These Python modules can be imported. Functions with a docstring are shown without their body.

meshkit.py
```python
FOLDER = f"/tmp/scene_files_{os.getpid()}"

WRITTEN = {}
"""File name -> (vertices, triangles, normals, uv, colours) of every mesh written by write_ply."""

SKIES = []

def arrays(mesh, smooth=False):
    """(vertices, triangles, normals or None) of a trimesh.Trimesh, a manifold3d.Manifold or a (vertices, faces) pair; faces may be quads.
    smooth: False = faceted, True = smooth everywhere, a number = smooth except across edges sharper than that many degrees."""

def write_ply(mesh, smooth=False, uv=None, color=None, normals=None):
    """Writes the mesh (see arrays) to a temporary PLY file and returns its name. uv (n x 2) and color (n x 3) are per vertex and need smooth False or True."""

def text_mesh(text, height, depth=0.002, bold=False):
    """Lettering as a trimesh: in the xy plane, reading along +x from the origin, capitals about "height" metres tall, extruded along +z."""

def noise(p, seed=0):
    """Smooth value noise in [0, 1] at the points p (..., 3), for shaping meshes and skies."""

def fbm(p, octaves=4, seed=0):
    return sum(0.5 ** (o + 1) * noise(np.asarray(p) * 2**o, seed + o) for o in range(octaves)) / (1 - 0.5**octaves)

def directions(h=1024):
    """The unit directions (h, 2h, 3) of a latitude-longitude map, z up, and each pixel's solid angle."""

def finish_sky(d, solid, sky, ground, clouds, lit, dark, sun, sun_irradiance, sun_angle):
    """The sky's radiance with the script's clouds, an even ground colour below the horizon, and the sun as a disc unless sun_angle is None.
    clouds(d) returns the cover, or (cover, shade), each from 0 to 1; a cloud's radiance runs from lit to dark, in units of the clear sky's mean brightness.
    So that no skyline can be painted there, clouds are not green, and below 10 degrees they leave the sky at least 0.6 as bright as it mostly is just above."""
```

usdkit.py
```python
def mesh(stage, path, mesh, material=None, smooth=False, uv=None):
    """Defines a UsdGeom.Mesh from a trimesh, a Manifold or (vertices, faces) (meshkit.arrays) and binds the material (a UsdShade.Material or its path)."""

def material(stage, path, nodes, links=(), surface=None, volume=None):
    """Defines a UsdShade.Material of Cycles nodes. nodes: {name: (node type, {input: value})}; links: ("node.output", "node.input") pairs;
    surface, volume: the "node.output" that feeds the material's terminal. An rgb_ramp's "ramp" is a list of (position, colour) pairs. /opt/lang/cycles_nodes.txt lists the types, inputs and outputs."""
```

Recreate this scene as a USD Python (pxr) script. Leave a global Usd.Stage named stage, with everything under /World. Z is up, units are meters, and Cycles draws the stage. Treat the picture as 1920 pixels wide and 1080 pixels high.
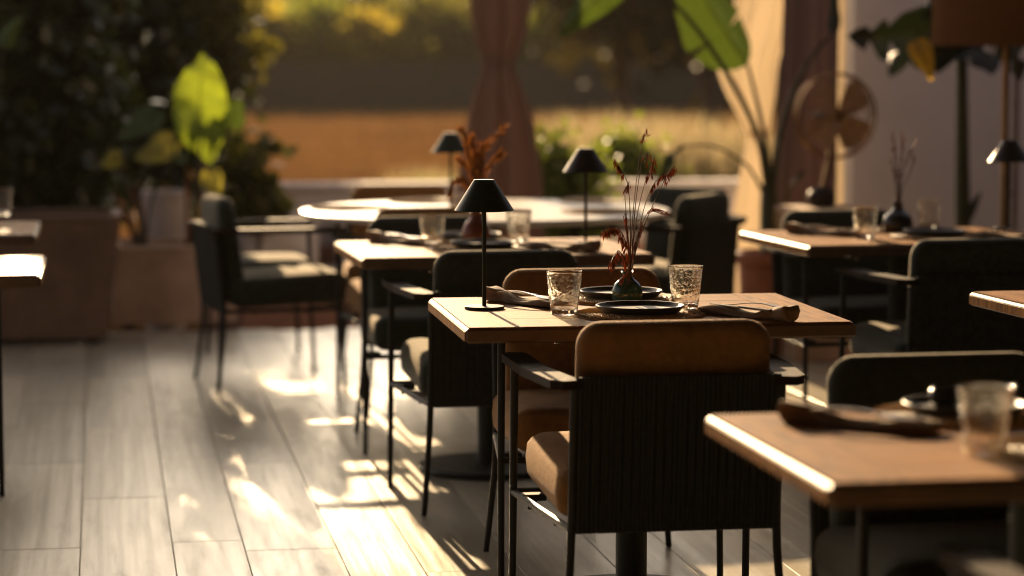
import math
import numpy as np, trimesh, usdkit, meshkit
from pxr import Usd, UsdGeom, UsdLux, UsdShade, Gf, Sdf
from shapely.geometry import Polygon

stage = Usd.Stage.CreateInMemory()
UsdGeom.SetStageUpAxis(stage, 'Z')
UsdGeom.Xform.Define(stage, '/World')

# ---------------------------------------------------------------- camera, sky, sun, exposure
YAW, PITCH, CAM_Z, FPX = math.radians(9.1), math.radians(5.273), 1.40, 4800.0
FWD = np.array([math.sin(YAW) * math.cos(PITCH), math.cos(YAW) * math.cos(PITCH), -math.sin(PITCH)])
RIGHT = np.array([math.cos(YAW), -math.sin(YAW), 0.0])
UP = np.cross(RIGHT, FWD)
EYE = np.array([0, 0, CAM_Z])
cam = UsdGeom.Camera.Define(stage, '/World/camera')
m = Gf.Matrix4d(*RIGHT, 0, *UP, 0, *(-FWD), 0, *EYE, 1)
cam.AddTransformOp().Set(m)
cam.CreateFocalLengthAttr(90.0); cam.CreateHorizontalApertureAttr(36.0); cam.CreateVerticalApertureAttr(20.25)
cam.CreateFStopAttr(1.9); cam.CreateFocusDistanceAttr(6.42)
cam.CreateClippingRangeAttr((0.05, 2000.0))
EXPOSURE = 1.72
cam.CreateExposureAttr(EXPOSURE)

SUN_EL, SUN_AZ = math.radians(14.0), math.radians(-2.0)
SUN = np.array([math.sin(SUN_AZ) * math.cos(SUN_EL), math.cos(SUN_AZ) * math.cos(SUN_EL), math.sin(SUN_EL)])
sun = UsdLux.DistantLight.Define(stage, '/World/sun')
sun.CreateIntensityAttr(1.1); sun.CreateAngleAttr(0.5); sun.CreateColorAttr((1.0, 0.70, 0.39)); sun.CreateNormalizeAttr(True)
sx = np.cross([0, 0, 1.0], SUN); sx /= np.linalg.norm(sx); sy = np.cross(SUN, sx)
sun.AddTransformOp().Set(Gf.Matrix4d(*sx, 0, *sy, 0, *SUN, 0, 0, 0, 30, 1))
sky = UsdLux.DomeLight.Define(stage, '/World/sky')
sky_mat = usdkit.material(stage, '/World/Looks/sky_air', {
    'sky': ('sky_texture', {'sky_type': 'single_scattering', 'sun_disc': False, 'sun_elevation': SUN_EL, 'sun_rotation': SUN_AZ % (2 * math.pi), 'aerosol_density': 5.0, 'air_density': 0.7}),
    'tc': ('texture_coordinate', {}), 'mp': ('mapping', {'scale': (1.2, 1.2, 4.0)}),
    'cl': ('noise_texture', {'scale': 1.6, 'detail': 5.0}),
    'rp': ('rgb_ramp', {'ramp': [(0.35, (0.1, 0.1, 0.1)), (0.7, (0.4, 0.4, 0.4))]}),
    'mx': ('mix_color', {'b': (3.2, 1.98, 0.88), 'use_clamp': False}),
    'bg': ('background_shader', {'strength': 0.05})},
    [('tc.generated', 'mp.vector'), ('mp.vector', 'cl.vector'), ('cl.fac', 'rp.fac'), ('rp.color', 'mx.fac'), ('sky.color', 'mx.a'), ('mx.result', 'bg.color')], surface='bg.background')
UsdShade.MaterialBindingAPI.Apply(sky.GetPrim()).Bind(sky_mat)


def ray(px, py):
    """Direction of the photograph's pixel, one metre of depth long."""
    return FWD + RIGHT * (px - 960) / FPX + UP * (540 - py) / FPX
def at(px, py, z=0.0):
    d = ray(px, py); return EYE + d * (z - CAM_Z) / d[2]
def Q(px, py, depth):
    return EYE + ray(px, py) * depth

# ---------------------------------------------------------------- scene helpers
used = {}
def numbered(parent, name):
    k = used.get((parent, name), 0); used[(parent, name)] = k + 1
    return f'{parent}/{name}' if k == 0 else f'{parent}/{name}_{k:03d}'
def keys(prim, label=None, cat=None, group=None, kind=None):
    for k, v in (('label', label), ('category', cat), ('group', group), ('kind', kind)):
        if v: prim.SetCustomDataByKey(k, v)
def place(x, loc, rz):
    x.AddTranslateOp().Set(Gf.Vec3d(*map(float, loc))); x.AddRotateZOp().Set(float(rz))
def thing(name, label, cat, loc=(0, 0, 0), rz=0.0, group=None, kind=None):
    path = numbered('/World', name); x = UsdGeom.Xform.Define(stage, path); place(x, loc, rz)
    keys(x.GetPrim(), label, cat, group, kind); return path
def part(parent, name, mesh, mat, smooth=35, label=None, kind=None):
    path = numbered(parent, name); p = usdkit.mesh(stage, path, mesh, mat, smooth=smooth).GetPrim()
    keys(p, label, None, None, kind); return path
def single(name, mesh, mat, label=None, cat=None, smooth=35, group=None, kind=None):
    path = numbered('/World', name); p = usdkit.mesh(stage, path, mesh, mat, smooth=smooth).GetPrim()
    keys(p, label, cat, group, kind); return path
def copy_of(src, label, loc, rz=0.0, group=None):
    name = src.split('/')[-1].rstrip('0123456789').rstrip('_')
    was = stage.GetPrimAtPath(src).GetCustomData()
    path = thing(name, label, was['category'], loc, rz, group or was.get('group'))
    p = stage.GetPrimAtPath(path); p.GetReferences().AddInternalReference(src); p.SetInstanceable(True)
    return path
protos = {}
def put(kind, build, label, loc, rz=0.0, group=None):
    if kind not in protos:
        protos[kind] = build(label, loc, rz, group); return protos[kind]
    return copy_of(protos[kind], label, loc, rz, group)

# ---------------------------------------------------------------- mesh helpers
cat_ = trimesh.util.concatenate
def rot(mesh, deg, axis=(0, 0, 1), point=(0, 0, 0)):
    mesh.apply_transform(trimesh.transformations.rotation_matrix(math.radians(deg), axis, point)); return mesh
def mv(mesh, *t):
    mesh.apply_translation(t); return mesh
def box(x0, x1, y0, y1, z0, z1):
    b = trimesh.creation.box([x1 - x0, y1 - y0, z1 - z0]); return mv(b, (x0 + x1) / 2, (y0 + y1) / 2, (z0 + z1) / 2)
def hull(pts):
    return trimesh.convex.convex_hull(np.asarray(pts, float))
def cbox(x0, x1, y0, y1, z0, z1, c=0.004):
    """Box with chamfered edges."""
    pts = []
    for sx_, X in ((1, x0), (-1, x1)):
        for sy_, Y in ((1, y0), (-1, y1)):
            for sz_, Z in ((1, z0), (-1, z1)):
                pts += [(X, Y + sy_ * c, Z + sz_ * c), (X + sx_ * c, Y, Z + sz_ * c), (X + sx_ * c, Y + sy_ * c, Z)]
    return hull(pts)
def tube(pts, r, sides=10, caps=True):
    p = np.asarray(pts, float); r = np.broadcast_to(np.asarray(r, float), (len(p),))
    t = np.gradient(p, axis=0); t /= np.linalg.norm(t, axis=1, keepdims=True) + 1e-12
    ref = np.array([0, 0, 1.0]) if abs(t[0][2]) < 0.9 else np.array([1.0, 0, 0])
    a = np.cross(t[0], ref); a /= np.linalg.norm(a); A = []
    for k in range(len(p)):
        a = a - t[k] * a.dot(t[k]); a /= np.linalg.norm(a) + 1e-12; A.append(a)
    A = np.array(A); B = np.cross(t, A); ang = np.arange(sides) * 2 * np.pi / sides
    v = (p[:, None] + r[:, None, None] * (np.cos(ang)[None, :, None] * A[:, None] + np.sin(ang)[None, :, None] * B[:, None])).reshape(-1, 3)
    i, j = np.meshgrid(np.arange(len(p) - 1), np.arange(sides), indexing='ij')
    q = np.stack([i * sides + j, i * sides + (j + 1) % sides, (i + 1) * sides + (j + 1) % sides, (i + 1) * sides + j], -1).reshape(-1, 4)
    f = np.vstack([q[:, [0, 1, 2]], q[:, [0, 2, 3]]])
    if caps:
        n = len(v); v = np.vstack([v, p[0], p[-1]]); j = np.arange(sides); L = (len(p) - 1) * sides
        f = np.vstack([f, np.stack([np.full(sides, n), (j + 1) % sides, j], 1), np.stack([np.full(sides, n + 1), L + j, L + (j + 1) % sides], 1)])
    return trimesh.Trimesh(v, f, process=False)
def bez(pts, n=14):
    """Smooth curve through the points (Catmull-Rom)."""
    p = np.asarray(pts, float)
    if len(p) == 2: return p[0] + np.linspace(0, 1, max(3, n // 3))[:, None] * (p[1] - p[0])
    q = np.vstack([2 * p[0] - p[1], p, 2 * p[-1] - p[-2]]); out = []
    per = max(2, n // (len(p) - 1))
    for i in range(len(p) - 1):
        a, b, c, d = q[i:i + 4]; t = np.linspace(0, 1, per, endpoint=False)[:, None]
        out.append(0.5 * (2 * b + (c - a) * t + (2 * a - 5 * b + 4 * c - d) * t ** 2 + (3 * b - a - 3 * c + d) * t ** 3))
    return np.vstack(out + [p[-1:]])
def lathe(profile, n=40):
    """Closed or open profile (r, z) turned about z."""
    pr = np.asarray(profile, float); ang = np.arange(n) * 2 * np.pi / n
    v = np.stack([pr[:, None, 0] * np.cos(ang), pr[:, None, 0] * np.sin(ang), np.broadcast_to(pr[:, None, 1], (len(pr), n))], -1).reshape(-1, 3)
    i, j = np.meshgrid(np.arange(len(pr) - 1), np.arange(n), indexing='ij')
    q = np.stack([i * n + j, i * n + (j + 1) % n, (i + 1) * n + (j + 1) % n, (i + 1) * n + j], -1).reshape(-1, 4)
    mm = trimesh.Trimesh(v, np.vstack([q[:, [0, 1, 2]], q[:, [0, 2, 3]]]), process=False)
    mm.merge_vertices(); mm.update_faces(mm.nondegenerate_faces()); return mm
def rr_loop(w, h, r, n=6):
    r = max(min(r, w / 2 - 1e-4, h / 2 - 1e-4), 1e-3); pts = []
    for cx, cy, a0 in ((w / 2 - r, h / 2 - r, 0), (-w / 2 + r, h / 2 - r, 90), (-w / 2 + r, -h / 2 + r, 180), (w / 2 - r, -h / 2 + r, 270)):
        for a in np.radians(np.linspace(a0, a0 + 90, n)): pts.append((cx + r * math.cos(a), cy + r * math.sin(a)))
    return np.array(pts)
def pillow(w, h, t, rc, re, bulge=0.012):
    """Upholstered slab in the xy plane, centred, thickness t along z, corner radius rc, edge radius re, faces bulging."""
    L = []
    for a in np.radians(np.linspace(-90, 90, 9)):
        o = re * (1 - math.cos(a)); z = math.sin(a) * re + (t / 2 - re) * (1 if a > 0 else -1 if a < 0 else 0)
        L.append(np.column_stack([rr_loop(w - 2 * o, h - 2 * o, rc - o * 0.5), np.full(24, z)]))
    def cap(z, s):
        res = []
        for k in (0.82, 0.62, 0.4, 0.2):
            lp = rr_loop((w - 2 * re) * k, (h - 2 * re) * k, rc * k); res.append(np.column_stack([lp, np.full(24, z + s * bulge * (1 - k ** 2.5))]))
        return res
    L = cap(-t / 2, -1)[::-1] + L + cap(t / 2, 1); n = 24
    v = np.vstack(L + [[[0, 0, -t / 2 - bulge]], [[0, 0, t / 2 + bulge]]]); f = []
    for i in range(len(L) - 1):
        j = np.arange(n); a, b, c, d = i * n + j, i * n + (j + 1) % n, (i + 1) * n + (j + 1) % n, (i + 1) * n + j
        f += [np.stack([a, b, c], 1), np.stack([a, c, d], 1)]
    j = np.arange(n); e = (len(L) - 1) * n
    f += [np.stack([np.full(n, len(v) - 2), (j + 1) % n, j], 1), np.stack([np.full(n, len(v) - 1), e + j, e + (j + 1) % n], 1)]
    return trimesh.Trimesh(v, np.vstack(f), process=False)
def cyl(r, z0, z1, n=24, x=0, y=0):
    return mv(trimesh.creation.cylinder(r, z1 - z0, sections=n), x, y, (z0 + z1) / 2)
def grid(V):
    """Sheet through an (a, b, 3) array of points."""
    a, b = V.shape[:2]; i, j = np.meshgrid(np.arange(a - 1), np.arange(b - 1), indexing='ij')
    q = np.stack([i * b + j, i * b + j + 1, (i + 1) * b + j + 1, (i + 1) * b + j], -1).reshape(-1, 4)
    return trimesh.Trimesh(V.reshape(-1, 3), np.vstack([q[:, [0, 1, 2]], q[:, [0, 2, 3]]]), process=False)
LEAF = np.array([[0, 0, 0], [0.32, 0.28, 0.06], [0.36, 0.62, 0.05], [0, 1, -0.08], [-0.36, 0.62, 0.05], [-0.32, 0.28, 0.06], [0, 0.5, -0.03]])
LEAF_F = np.array([[0, 1, 6], [1, 2, 6], [2, 3, 6], [3, 4, 6], [4, 5, 6], [5, 0, 6]])
CLUMP = np.array([[0, 0, 0], [0.5, 0.45, 0.1], [0.05, 1, -0.1], [-0.5, 0.5, 0.1]]); CLUMP_F = np.array([[0, 1, 2], [0, 2, 3]])
def leaves(pos, size, rng, shape=(LEAF, LEAF_F), droop=0.0):
    n = len(pos); T, F = shape
    q = rng.normal(size=(n, 4)); q /= np.linalg.norm(q, axis=1, keepdims=True); w, x, y, z = q.T
    R = np.stack([1 - 2 * (y * y + z * z), 2 * (x * y - z * w), 2 * (x * z + y * w), 2 * (x * y + z * w), 1 - 2 * (x * x + z * z), 2 * (y * z - x * w), 2 * (x * z - y * w), 2 * (y * z + x * w), 1 - 2 * (x * x + y * y)], -1).reshape(n, 3, 3)
    s = np.broadcast_to(size, (n,)) * rng.uniform(0.7, 1.3, n)
    v = np.einsum('nij,kj->nki', R, T) * s[:, None, None]
    if droop: v[:, :, 2] -= droop * np.linalg.norm(v[:, :, :2], axis=2)
    v = v + pos[:, None]
    return trimesh.Trimesh(v.reshape(-1, 3), (F[None] + (np.arange(n) * len(T))[:, None, None]).reshape(-1, 3), process=False)

# ---------------------------------------------------------------- materials
def mat(name, nodes, links, surface): return usdkit.material(stage, '/World/Looks/' + name, nodes, links, surface=surface)
def pbr(name, color, rough=0.5, vary=0.25, scale=8.0, stretch=(1, 1, 1), bump=0.0, bscale=60.0, bdist=0.002, space='object', bstretch=None, metallic=0.0, spec=0.5, sheen=0.0, stint=(1, 1, 1), rvary=0.0, rand=0.0):
    c = np.array(color, float)
    N = {'tc': ('texture_coordinate', {}), 'geo': ('geometry', {}), 'mp': ('mapping', {'scale': stretch}), 'n': ('noise_texture', {'scale': scale, 'detail': 5.0, 'roughness': 0.6}),
         'r': ('rgb_ramp', {'ramp': [(0.3, tuple(c * (1 - vary))), (0.7, tuple(np.minimum(c * (1 + vary), 0.9)))]}),
         'p': ('principled_bsdf', {'roughness': rough, 'metallic': metallic, 'specular_ior_level': spec, 'sheen_weight': sheen, 'sheen_roughness': 0.35, 'sheen_tint': stint})}
    src = 'tc.object' if space == 'object' else 'geo.position'
    L = [(src, 'mp.vector'), ('mp.vector', 'n.vector'), ('n.fac', 'r.fac')]
    if rand:
        N['oi'] = ('object_info', {}); N['rm'] = ('map_range', {'to_min': 1 - rand, 'to_max': 1 + rand}); N['hs'] = ('hsv', {})
        L += [('oi.random', 'rm.value'), ('rm.result', 'hs.value'), ('r.color', 'hs.color'), ('hs.color', 'p.base_color')]
    else: L.append(('r.color', 'p.base_color'))
    if rvary:
        N['rr'] = ('map_range', {'from_min': 0.3, 'from_max': 0.7, 'to_min': rough - rvary, 'to_max': rough + rvary}); L += [('n.fac', 'rr.value'), ('rr.result', 'p.roughness')]
    if bump:
        N['mb'] = ('mapping', {'scale': bstretch or (1, 1, 1)}); N['nb'] = ('noise_texture', {'scale': bscale, 'detail': 3.0}); N['b'] = ('bump', {'strength': bump, 'distance': bdist})
        L += [(src, 'mb.vector'), ('mb.vector', 'nb.vector'), ('nb.fac', 'b.height'), ('b.normal', 'p.normal')]
    return mat(name, N, L, 'p.BSDF')
def leafmat(name, color, trans, fac=0.5, rough=0.4, vary=0.4, scale=3.0):
    c, t = np.array(color), np.array(trans)
    return mat(name, {'geo': ('geometry', {}), 'n': ('noise_texture', {'scale': scale, 'detail': 4.0}), 'w': ('map_range', {'to_min': -0.25, 'to_max': 0.25}), 'ad': ('math', {'math_type': 'add'}),
                      'r': ('rgb_ramp', {'ramp': [(0.3, tuple(c * (1 - vary))), (0.7, tuple(c * (1 + vary)))]}), 'rt': ('rgb_ramp', {'ramp': [(0.3, tuple(t * (1 - vary))), (0.7, tuple(np.minimum(t * (1 + vary), 0.95)))]}),
                      'p': ('principled_bsdf', {'roughness': rough}), 't': ('translucent_bsdf', {}), 'm': ('mix_closure', {'fac': fac})},
               [('geo.position', 'n.vector'), ('geo.random_per_island', 'w.value'), ('w.result', 'ad.value1'), ('n.fac', 'ad.value2'), ('ad.value', 'r.fac'), ('ad.value', 'rt.fac'), ('r.color', 'p.base_color'), ('rt.color', 't.color'), ('p.BSDF', 'm.closure1'), ('t.BSDF', 'm.closure2')], 'm.closure')
def cloth_through(name, color, trans, fac=0.5, bscale=200):
    return mat(name, {'tc': ('texture_coordinate', {}), 'n': ('noise_texture', {'scale': bscale, 'detail': 2.0}), 'b': ('bump', {'strength': 0.2, 'distance': 0.002}), 'd': ('diffuse_bsdf', {'color': color}), 't': ('translucent_bsdf', {'color': trans}), 'm': ('mix_closure', {'fac': fac})},
               [('tc.object', 'n.vector'), ('n.fac', 'b.height'), ('b.normal', 'd.normal'), ('d.BSDF', 'm.closure1'), ('t.BSDF', 'm.closure2')], 'm.closure')

M = {}
M['plank'] = mat('floor_plank', {
    'geo': ('geometry', {}), 'mp': ('mapping', {'scale': (9.0, 0.8, 1.0)}), 'oi': ('object_info', {}), 'of': ('combine_xyz', {}), 'k': ('math', {'math_type': 'multiply', 'value2': 37.0}),
    'n': ('noise_texture', {'scale': 2.2, 'detail': 7.0, 'roughness': 0.65, 'distortion': 0.6}),
    'r': ('rgb_ramp', {'ramp': [(0.25, (0.29, 0.245, 0.16)), (0.5, (0.44, 0.385, 0.27)), (0.75, (0.55, 0.485, 0.355))]}),
    'rm': ('map_range', {'to_min': 0.72, 'to_max': 1.2}), 'hs': ('hsv', {}),
    'wv': ('mapping', {'scale': (26.0, 0.5, 1.0)}), 'rib': ('noise_texture', {'scale': 1.0, 'detail': 1.5, 'roughness': 0.4}),
    'fine': ('noise_texture', {'scale': 30.0, 'detail': 3.0}), 'mf': ('mapping', {'scale': (6.0, 0.6, 1.0)}), 'bm': ('math', {'math_type': 'multiply_add', 'value2': 0.12}),
    'b': ('bump', {'strength': 0.7, 'distance': 0.003}),
    'rr': ('map_range', {'from_min': 0.3, 'from_max': 0.7, 'to_min': 0.42, 'to_max': 0.28}),
    'p': ('principled_bsdf', {'roughness': 0.28, 'specular_ior_level': 0.4})},
    [('geo.position', 'mp.vector'), ('oi.random', 'k.value1'), ('k.value', 'of.y'), ('k.value', 'of.z'), ('of.vector', 'mp.location'), ('mp.vector', 'n.vector'), ('n.fac', 'r.fac'), ('oi.random', 'rm.value'), ('rm.result', 'hs.value'), ('r.color', 'hs.color'), ('hs.color', 'p.base_color'),
     ('geo.position', 'wv.vector'), ('of.vector', 'wv.location'), ('wv.vector', 'rib.vector'), ('geo.position', 'mf.vector'), ('mf.vector', 'fine.vector'), ('fine.fac', 'bm.value1'), ('rib.fac', 'bm.value3'), ('bm.value', 'b.height'), ('b.normal', 'p.normal'), ('n.fac', 'rr.value'), ('rr.result', 'p.roughness')], 'p.BSDF')
M['subfloor'] = pbr('subfloor', (0.03, 0.025, 0.02), 0.8)
M['wood'] = pbr('table_wood', (0.235, 0.098, 0.018), 0.54, 0.6, 3.0, (2.0, 22.0, 4.0), 0.12, 8.0, 0.001, bstretch=(2, 60, 2), rvary=0.06, rand=0.12, spec=0.06)
M['wood_side'] = pbr('table_wood_side', (0.225, 0.094, 0.017), 0.54, 0.6, 3.0, (22.0, 2.0, 4.0), 0.12, 8.0, 0.001, bstretch=(60, 2, 2), rand=0.1, spec=0.06)
M['groove'] = pbr('table_groove', (0.11, 0.055, 0.028), 0.5)
M['white_top'] = pbr('pale_tabletop', (0.62, 0.58, 0.52), 0.28, 0.08, 6.0)
M['iron'] = pbr('dark_iron', (0.010, 0.009, 0.008), 0.5, 0.2, 20, bump=0.1, bscale=300, bdist=0.0004, spec=0.25)
M['iron_green'] = pbr('dark_green_iron', (0.012, 0.017, 0.012), 0.5, 0.2, 20, bump=0.1, bscale=300, bdist=0.0004, spec=0.25)
M['green_fabric'] = pbr('green_fabric', (0.018, 0.024, 0.017), 0.95, 0.25, 30, bump=0.5, bscale=110, bdist=0.0022, sheen=0.15, stint=(1, 0.8, 0.5))
M['tan_fabric'] = pbr('tan_fabric', (0.205, 0.094, 0.021), 0.95, 0.2, 30, bump=0.5, bscale=110, bdist=0.0022, sheen=0.12, stint=(1, 0.62, 0.3))
M['cord'] = pbr('dark_cord', (0.011, 0.011, 0.009), 0.85, 0.3, 90, bump=0.6, bscale=500, bdist=0.001)
M['arm'] = pbr('armrest_stain', (0.018, 0.008, 0.005), 0.7, 0.3, 10, (1, 12, 1), spec=0.08)
M['linen'] = pbr('linen', (0.22, 0.145, 0.08), 0.9, 0.2, 40, bump=0.5, bscale=500, bdist=0.001)
M['linen_light'] = pbr('linen_light', (0.62, 0.56, 0.5), 0.9, 0.1, 20, bump=0.5, bscale=300, bdist=0.001)
M['steel'] = pbr('cutlery_steel', (0.55, 0.5, 0.44), 0.22, 0.05, 10, metallic=1.0)
M['plate'] = pbr('stoneware', (0.035, 0.029, 0.024), 0.5, 0.3, 30, bump=0.15, bscale=120, bdist=0.001)
M['straw'] = pbr('woven_straw', (0.42, 0.27, 0.11), 0.6, 0.55, 120, bump=0.5, bscale=250, bdist=0.002)
M['lamp_metal'] = pbr('lamp_metal', (0.012, 0.022, 0.012), 0.42, 0.15, 20, spec=0.2)
M['lamp_dark'] = pbr('lamp_dark', (0.022, 0.012, 0.009), 0.45, 0.15, 20, spec=0.2)
M['lamp_inside'] = pbr('lamp_inside', (0.55, 0.45, 0.3), 0.6, 0.1)
M['vase_green'] = pbr('green_glaze', (0.03, 0.085, 0.06), 0.1, 0.4, 12, bump=0.12, bscale=25, bdist=0.004, spec=0.7)
M['vase_amber'] = pbr('amber_glaze', (0.16, 0.045, 0.02), 0.14, 0.4, 12, bump=0.12, bscale=25, bdist=0.004)
M['vase_black'] = pbr('black_glaze', (0.02, 0.016, 0.015), 0.14, 0.4, 12, bump=0.12, bscale=25, bdist=0.004)
M['stalk'] = leafmat('dry_stalk', (0.16, 0.07, 0.028), (0.2, 0.07, 0.02), 0.25, 0.6, 0.3, 30)
M['seed'] = leafmat('dry_seed', (0.26, 0.085, 0.025), (0.62, 0.2, 0.05), 0.5, 0.6, 0.4, 40)
M['pampas'] = leafmat('dry_plume', (0.42, 0.24, 0.10), (0.8, 0.46, 0.17), 0.55, 0.7, 0.3, 30)
M['glass'] = mat('pressed_glass', {'tc': ('texture_coordinate', {}), 'v': ('voronoi_texture', {'scale': 105.0}), 'n': ('noise_texture', {'scale': 70.0, 'detail': 2.0}), 'a': ('math', {'math_type': 'add'}), 'b': ('bump', {'strength': 0.38, 'distance': 0.0022}), 'p': ('principled_bsdf', {'base_color': (0.97, 0.95, 0.9), 'roughness': 0.04, 'transmission_weight': 1.0, 'ior': 1.47})},
                 [('tc.object', 'v.vector'), ('tc.object', 'n.vector'), ('v.distance', 'a.value1'), ('n.fac', 'a.value2'), ('a.value', 'b.height'), ('b.normal', 'p.normal')], 'p.BSDF')
M['plaster'] = pbr('grey_plaster', (0.55, 0.51, 0.49), 0.85, 0.08, 2.0, bump=0.2, bscale=12, bdist=0.01, space='world')
M['white_wall'] = pbr('white_render', (0.52, 0.47, 0.44), 0.85, 0.12, 3.0, bump=0.25, bscale=30, bdist=0.006, space='world')
M['bench'] = pbr('bench_render', (0.26, 0.13, 0.085), 0.8, 0.2, 4.0, bump=0.2, bscale=40, bdist=0.004, space='world')
M['planter'] = pbr('planter_clay', (0.14, 0.078, 0.042), 0.75, 0.4, 3.0, bump=0.2, bscale=40, bdist=0.003)
M['planter_pale'] = pbr('planter_pale', (0.5, 0.34, 0.22), 0.75, 0.3, 3.0, bump=0.2, bscale=40, bdist=0.003)
M['pot_white'] = pbr('pot_white', (0.34, 0.29, 0.25), 0.7, 0.12, 6.0)
M['terracotta'] = pbr('terracotta', (0.30, 0.10, 0.045), 0.75, 0.2, 8.0, bump=0.2, bscale=60, bdist=0.002)
M['soil'] = pbr('soil', (0.04, 0.028, 0.02), 0.95, 0.4, 30, bump=0.8, bscale=60, bdist=0.02)
M['roof'] = pbr('roof_boards', (0.08, 0.05, 0.03), 0.8, 0.3, 4.0, (1, 12, 1), space='world')
M['inner_wall'] = pbr('inner_wall', (0.05, 0.036, 0.026), 0.85, 0.2, 2.0, space='world')
M['post'] = pbr('post_wood', (0.14, 0.08, 0.045), 0.6, 0.3, 4.0, (10, 10, 1))
M['curtain_brown'] = cloth_through('curtain_brown', (0.25, 0.175, 0.145), (0.29, 0.195, 0.155), 0.35)
M['curtain_mauve'] = cloth_through('curtain_mauve', (0.25, 0.19, 0.18), (0.27, 0.19, 0.175), 0.4)
M['sheer'] = cloth_through('sheer_cream', (0.78, 0.72, 0.62), (0.84, 0.75, 0.6), 0.5)
M['brass'] = pbr('aged_brass', (0.34, 0.20, 0.09), 0.3, 0.2, 20, metallic=1.0)
M['blade'] = pbr('fan_blade', (0.36, 0.22, 0.12), 0.45, 0.2, 12)
M['shade'] = cloth_through('woven_shade', (0.15, 0.075, 0.035), (0.2, 0.08, 0.03), 0.25, 120)
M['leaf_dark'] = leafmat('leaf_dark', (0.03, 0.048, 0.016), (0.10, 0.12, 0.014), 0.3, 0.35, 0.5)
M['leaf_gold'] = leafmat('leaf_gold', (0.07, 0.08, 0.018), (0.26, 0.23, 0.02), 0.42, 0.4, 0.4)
M['leaf_bright'] = leafmat('leaf_bright', (0.09, 0.14, 0.02), (0.25, 0.32, 0.02), 0.5, 0.4, 0.25, 14)
M['leaf_yellow'] = leafmat('leaf_yellow', (0.2, 0.19, 0.035), (0.42, 0.37, 0.045), 0.5, 0.4, 0.3, 14)
M['leaf_amber'] = leafmat('leaf_amber', (0.5, 0.31, 0.025), (0.85, 0.52, 0.03), 0.5, 0.45, 0.2, 14)
M['bush_green'] = leafmat('bush_green', (0.055, 0.085, 0.016), (0.28, 0.34, 0.03), 0.5, 0.4, 0.35, 6)
M['leaf_green'] = leafmat('leaf_green', (0.035, 0.065, 0.016), (0.075, 0.115, 0.012), 0.35, 0.32, 0.25, 8)
M['leaf_deep'] = leafmat('leaf_deep', (0.012, 0.02, 0.011), (0.014, 0.02, 0.006), 0.2, 0.35, 0.3, 8)
M['stem_green'] = leafmat('stem_green', (0.055, 0.062, 0.02), (0.1, 0.09, 0.02), 0.15, 0.45, 0.3, 6)
M['stem_orange'] = leafmat('stem_orange', (0.28, 0.11, 0.03), (0.5, 0.18, 0.03), 0.4, 0.5, 0.3, 10)
M['bark'] = pbr('bark', (0.085, 0.06, 0.04), 0.9, 0.4, 10, (1, 1, 0.2), 0.8, 40, 0.02)
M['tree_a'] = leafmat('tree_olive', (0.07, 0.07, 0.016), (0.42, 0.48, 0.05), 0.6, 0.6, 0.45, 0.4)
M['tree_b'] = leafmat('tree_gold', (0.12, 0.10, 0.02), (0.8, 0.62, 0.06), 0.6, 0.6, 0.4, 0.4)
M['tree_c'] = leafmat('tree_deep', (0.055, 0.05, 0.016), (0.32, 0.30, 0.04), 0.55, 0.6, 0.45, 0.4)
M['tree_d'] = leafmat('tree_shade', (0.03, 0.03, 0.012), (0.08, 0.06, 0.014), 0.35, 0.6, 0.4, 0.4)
M['grass_gold'] = leafmat('grass_gold', (0.34, 0.28, 0.15), (0.6, 0.48, 0.26), 0.5, 0.7, 0.45, 1.3)
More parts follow.
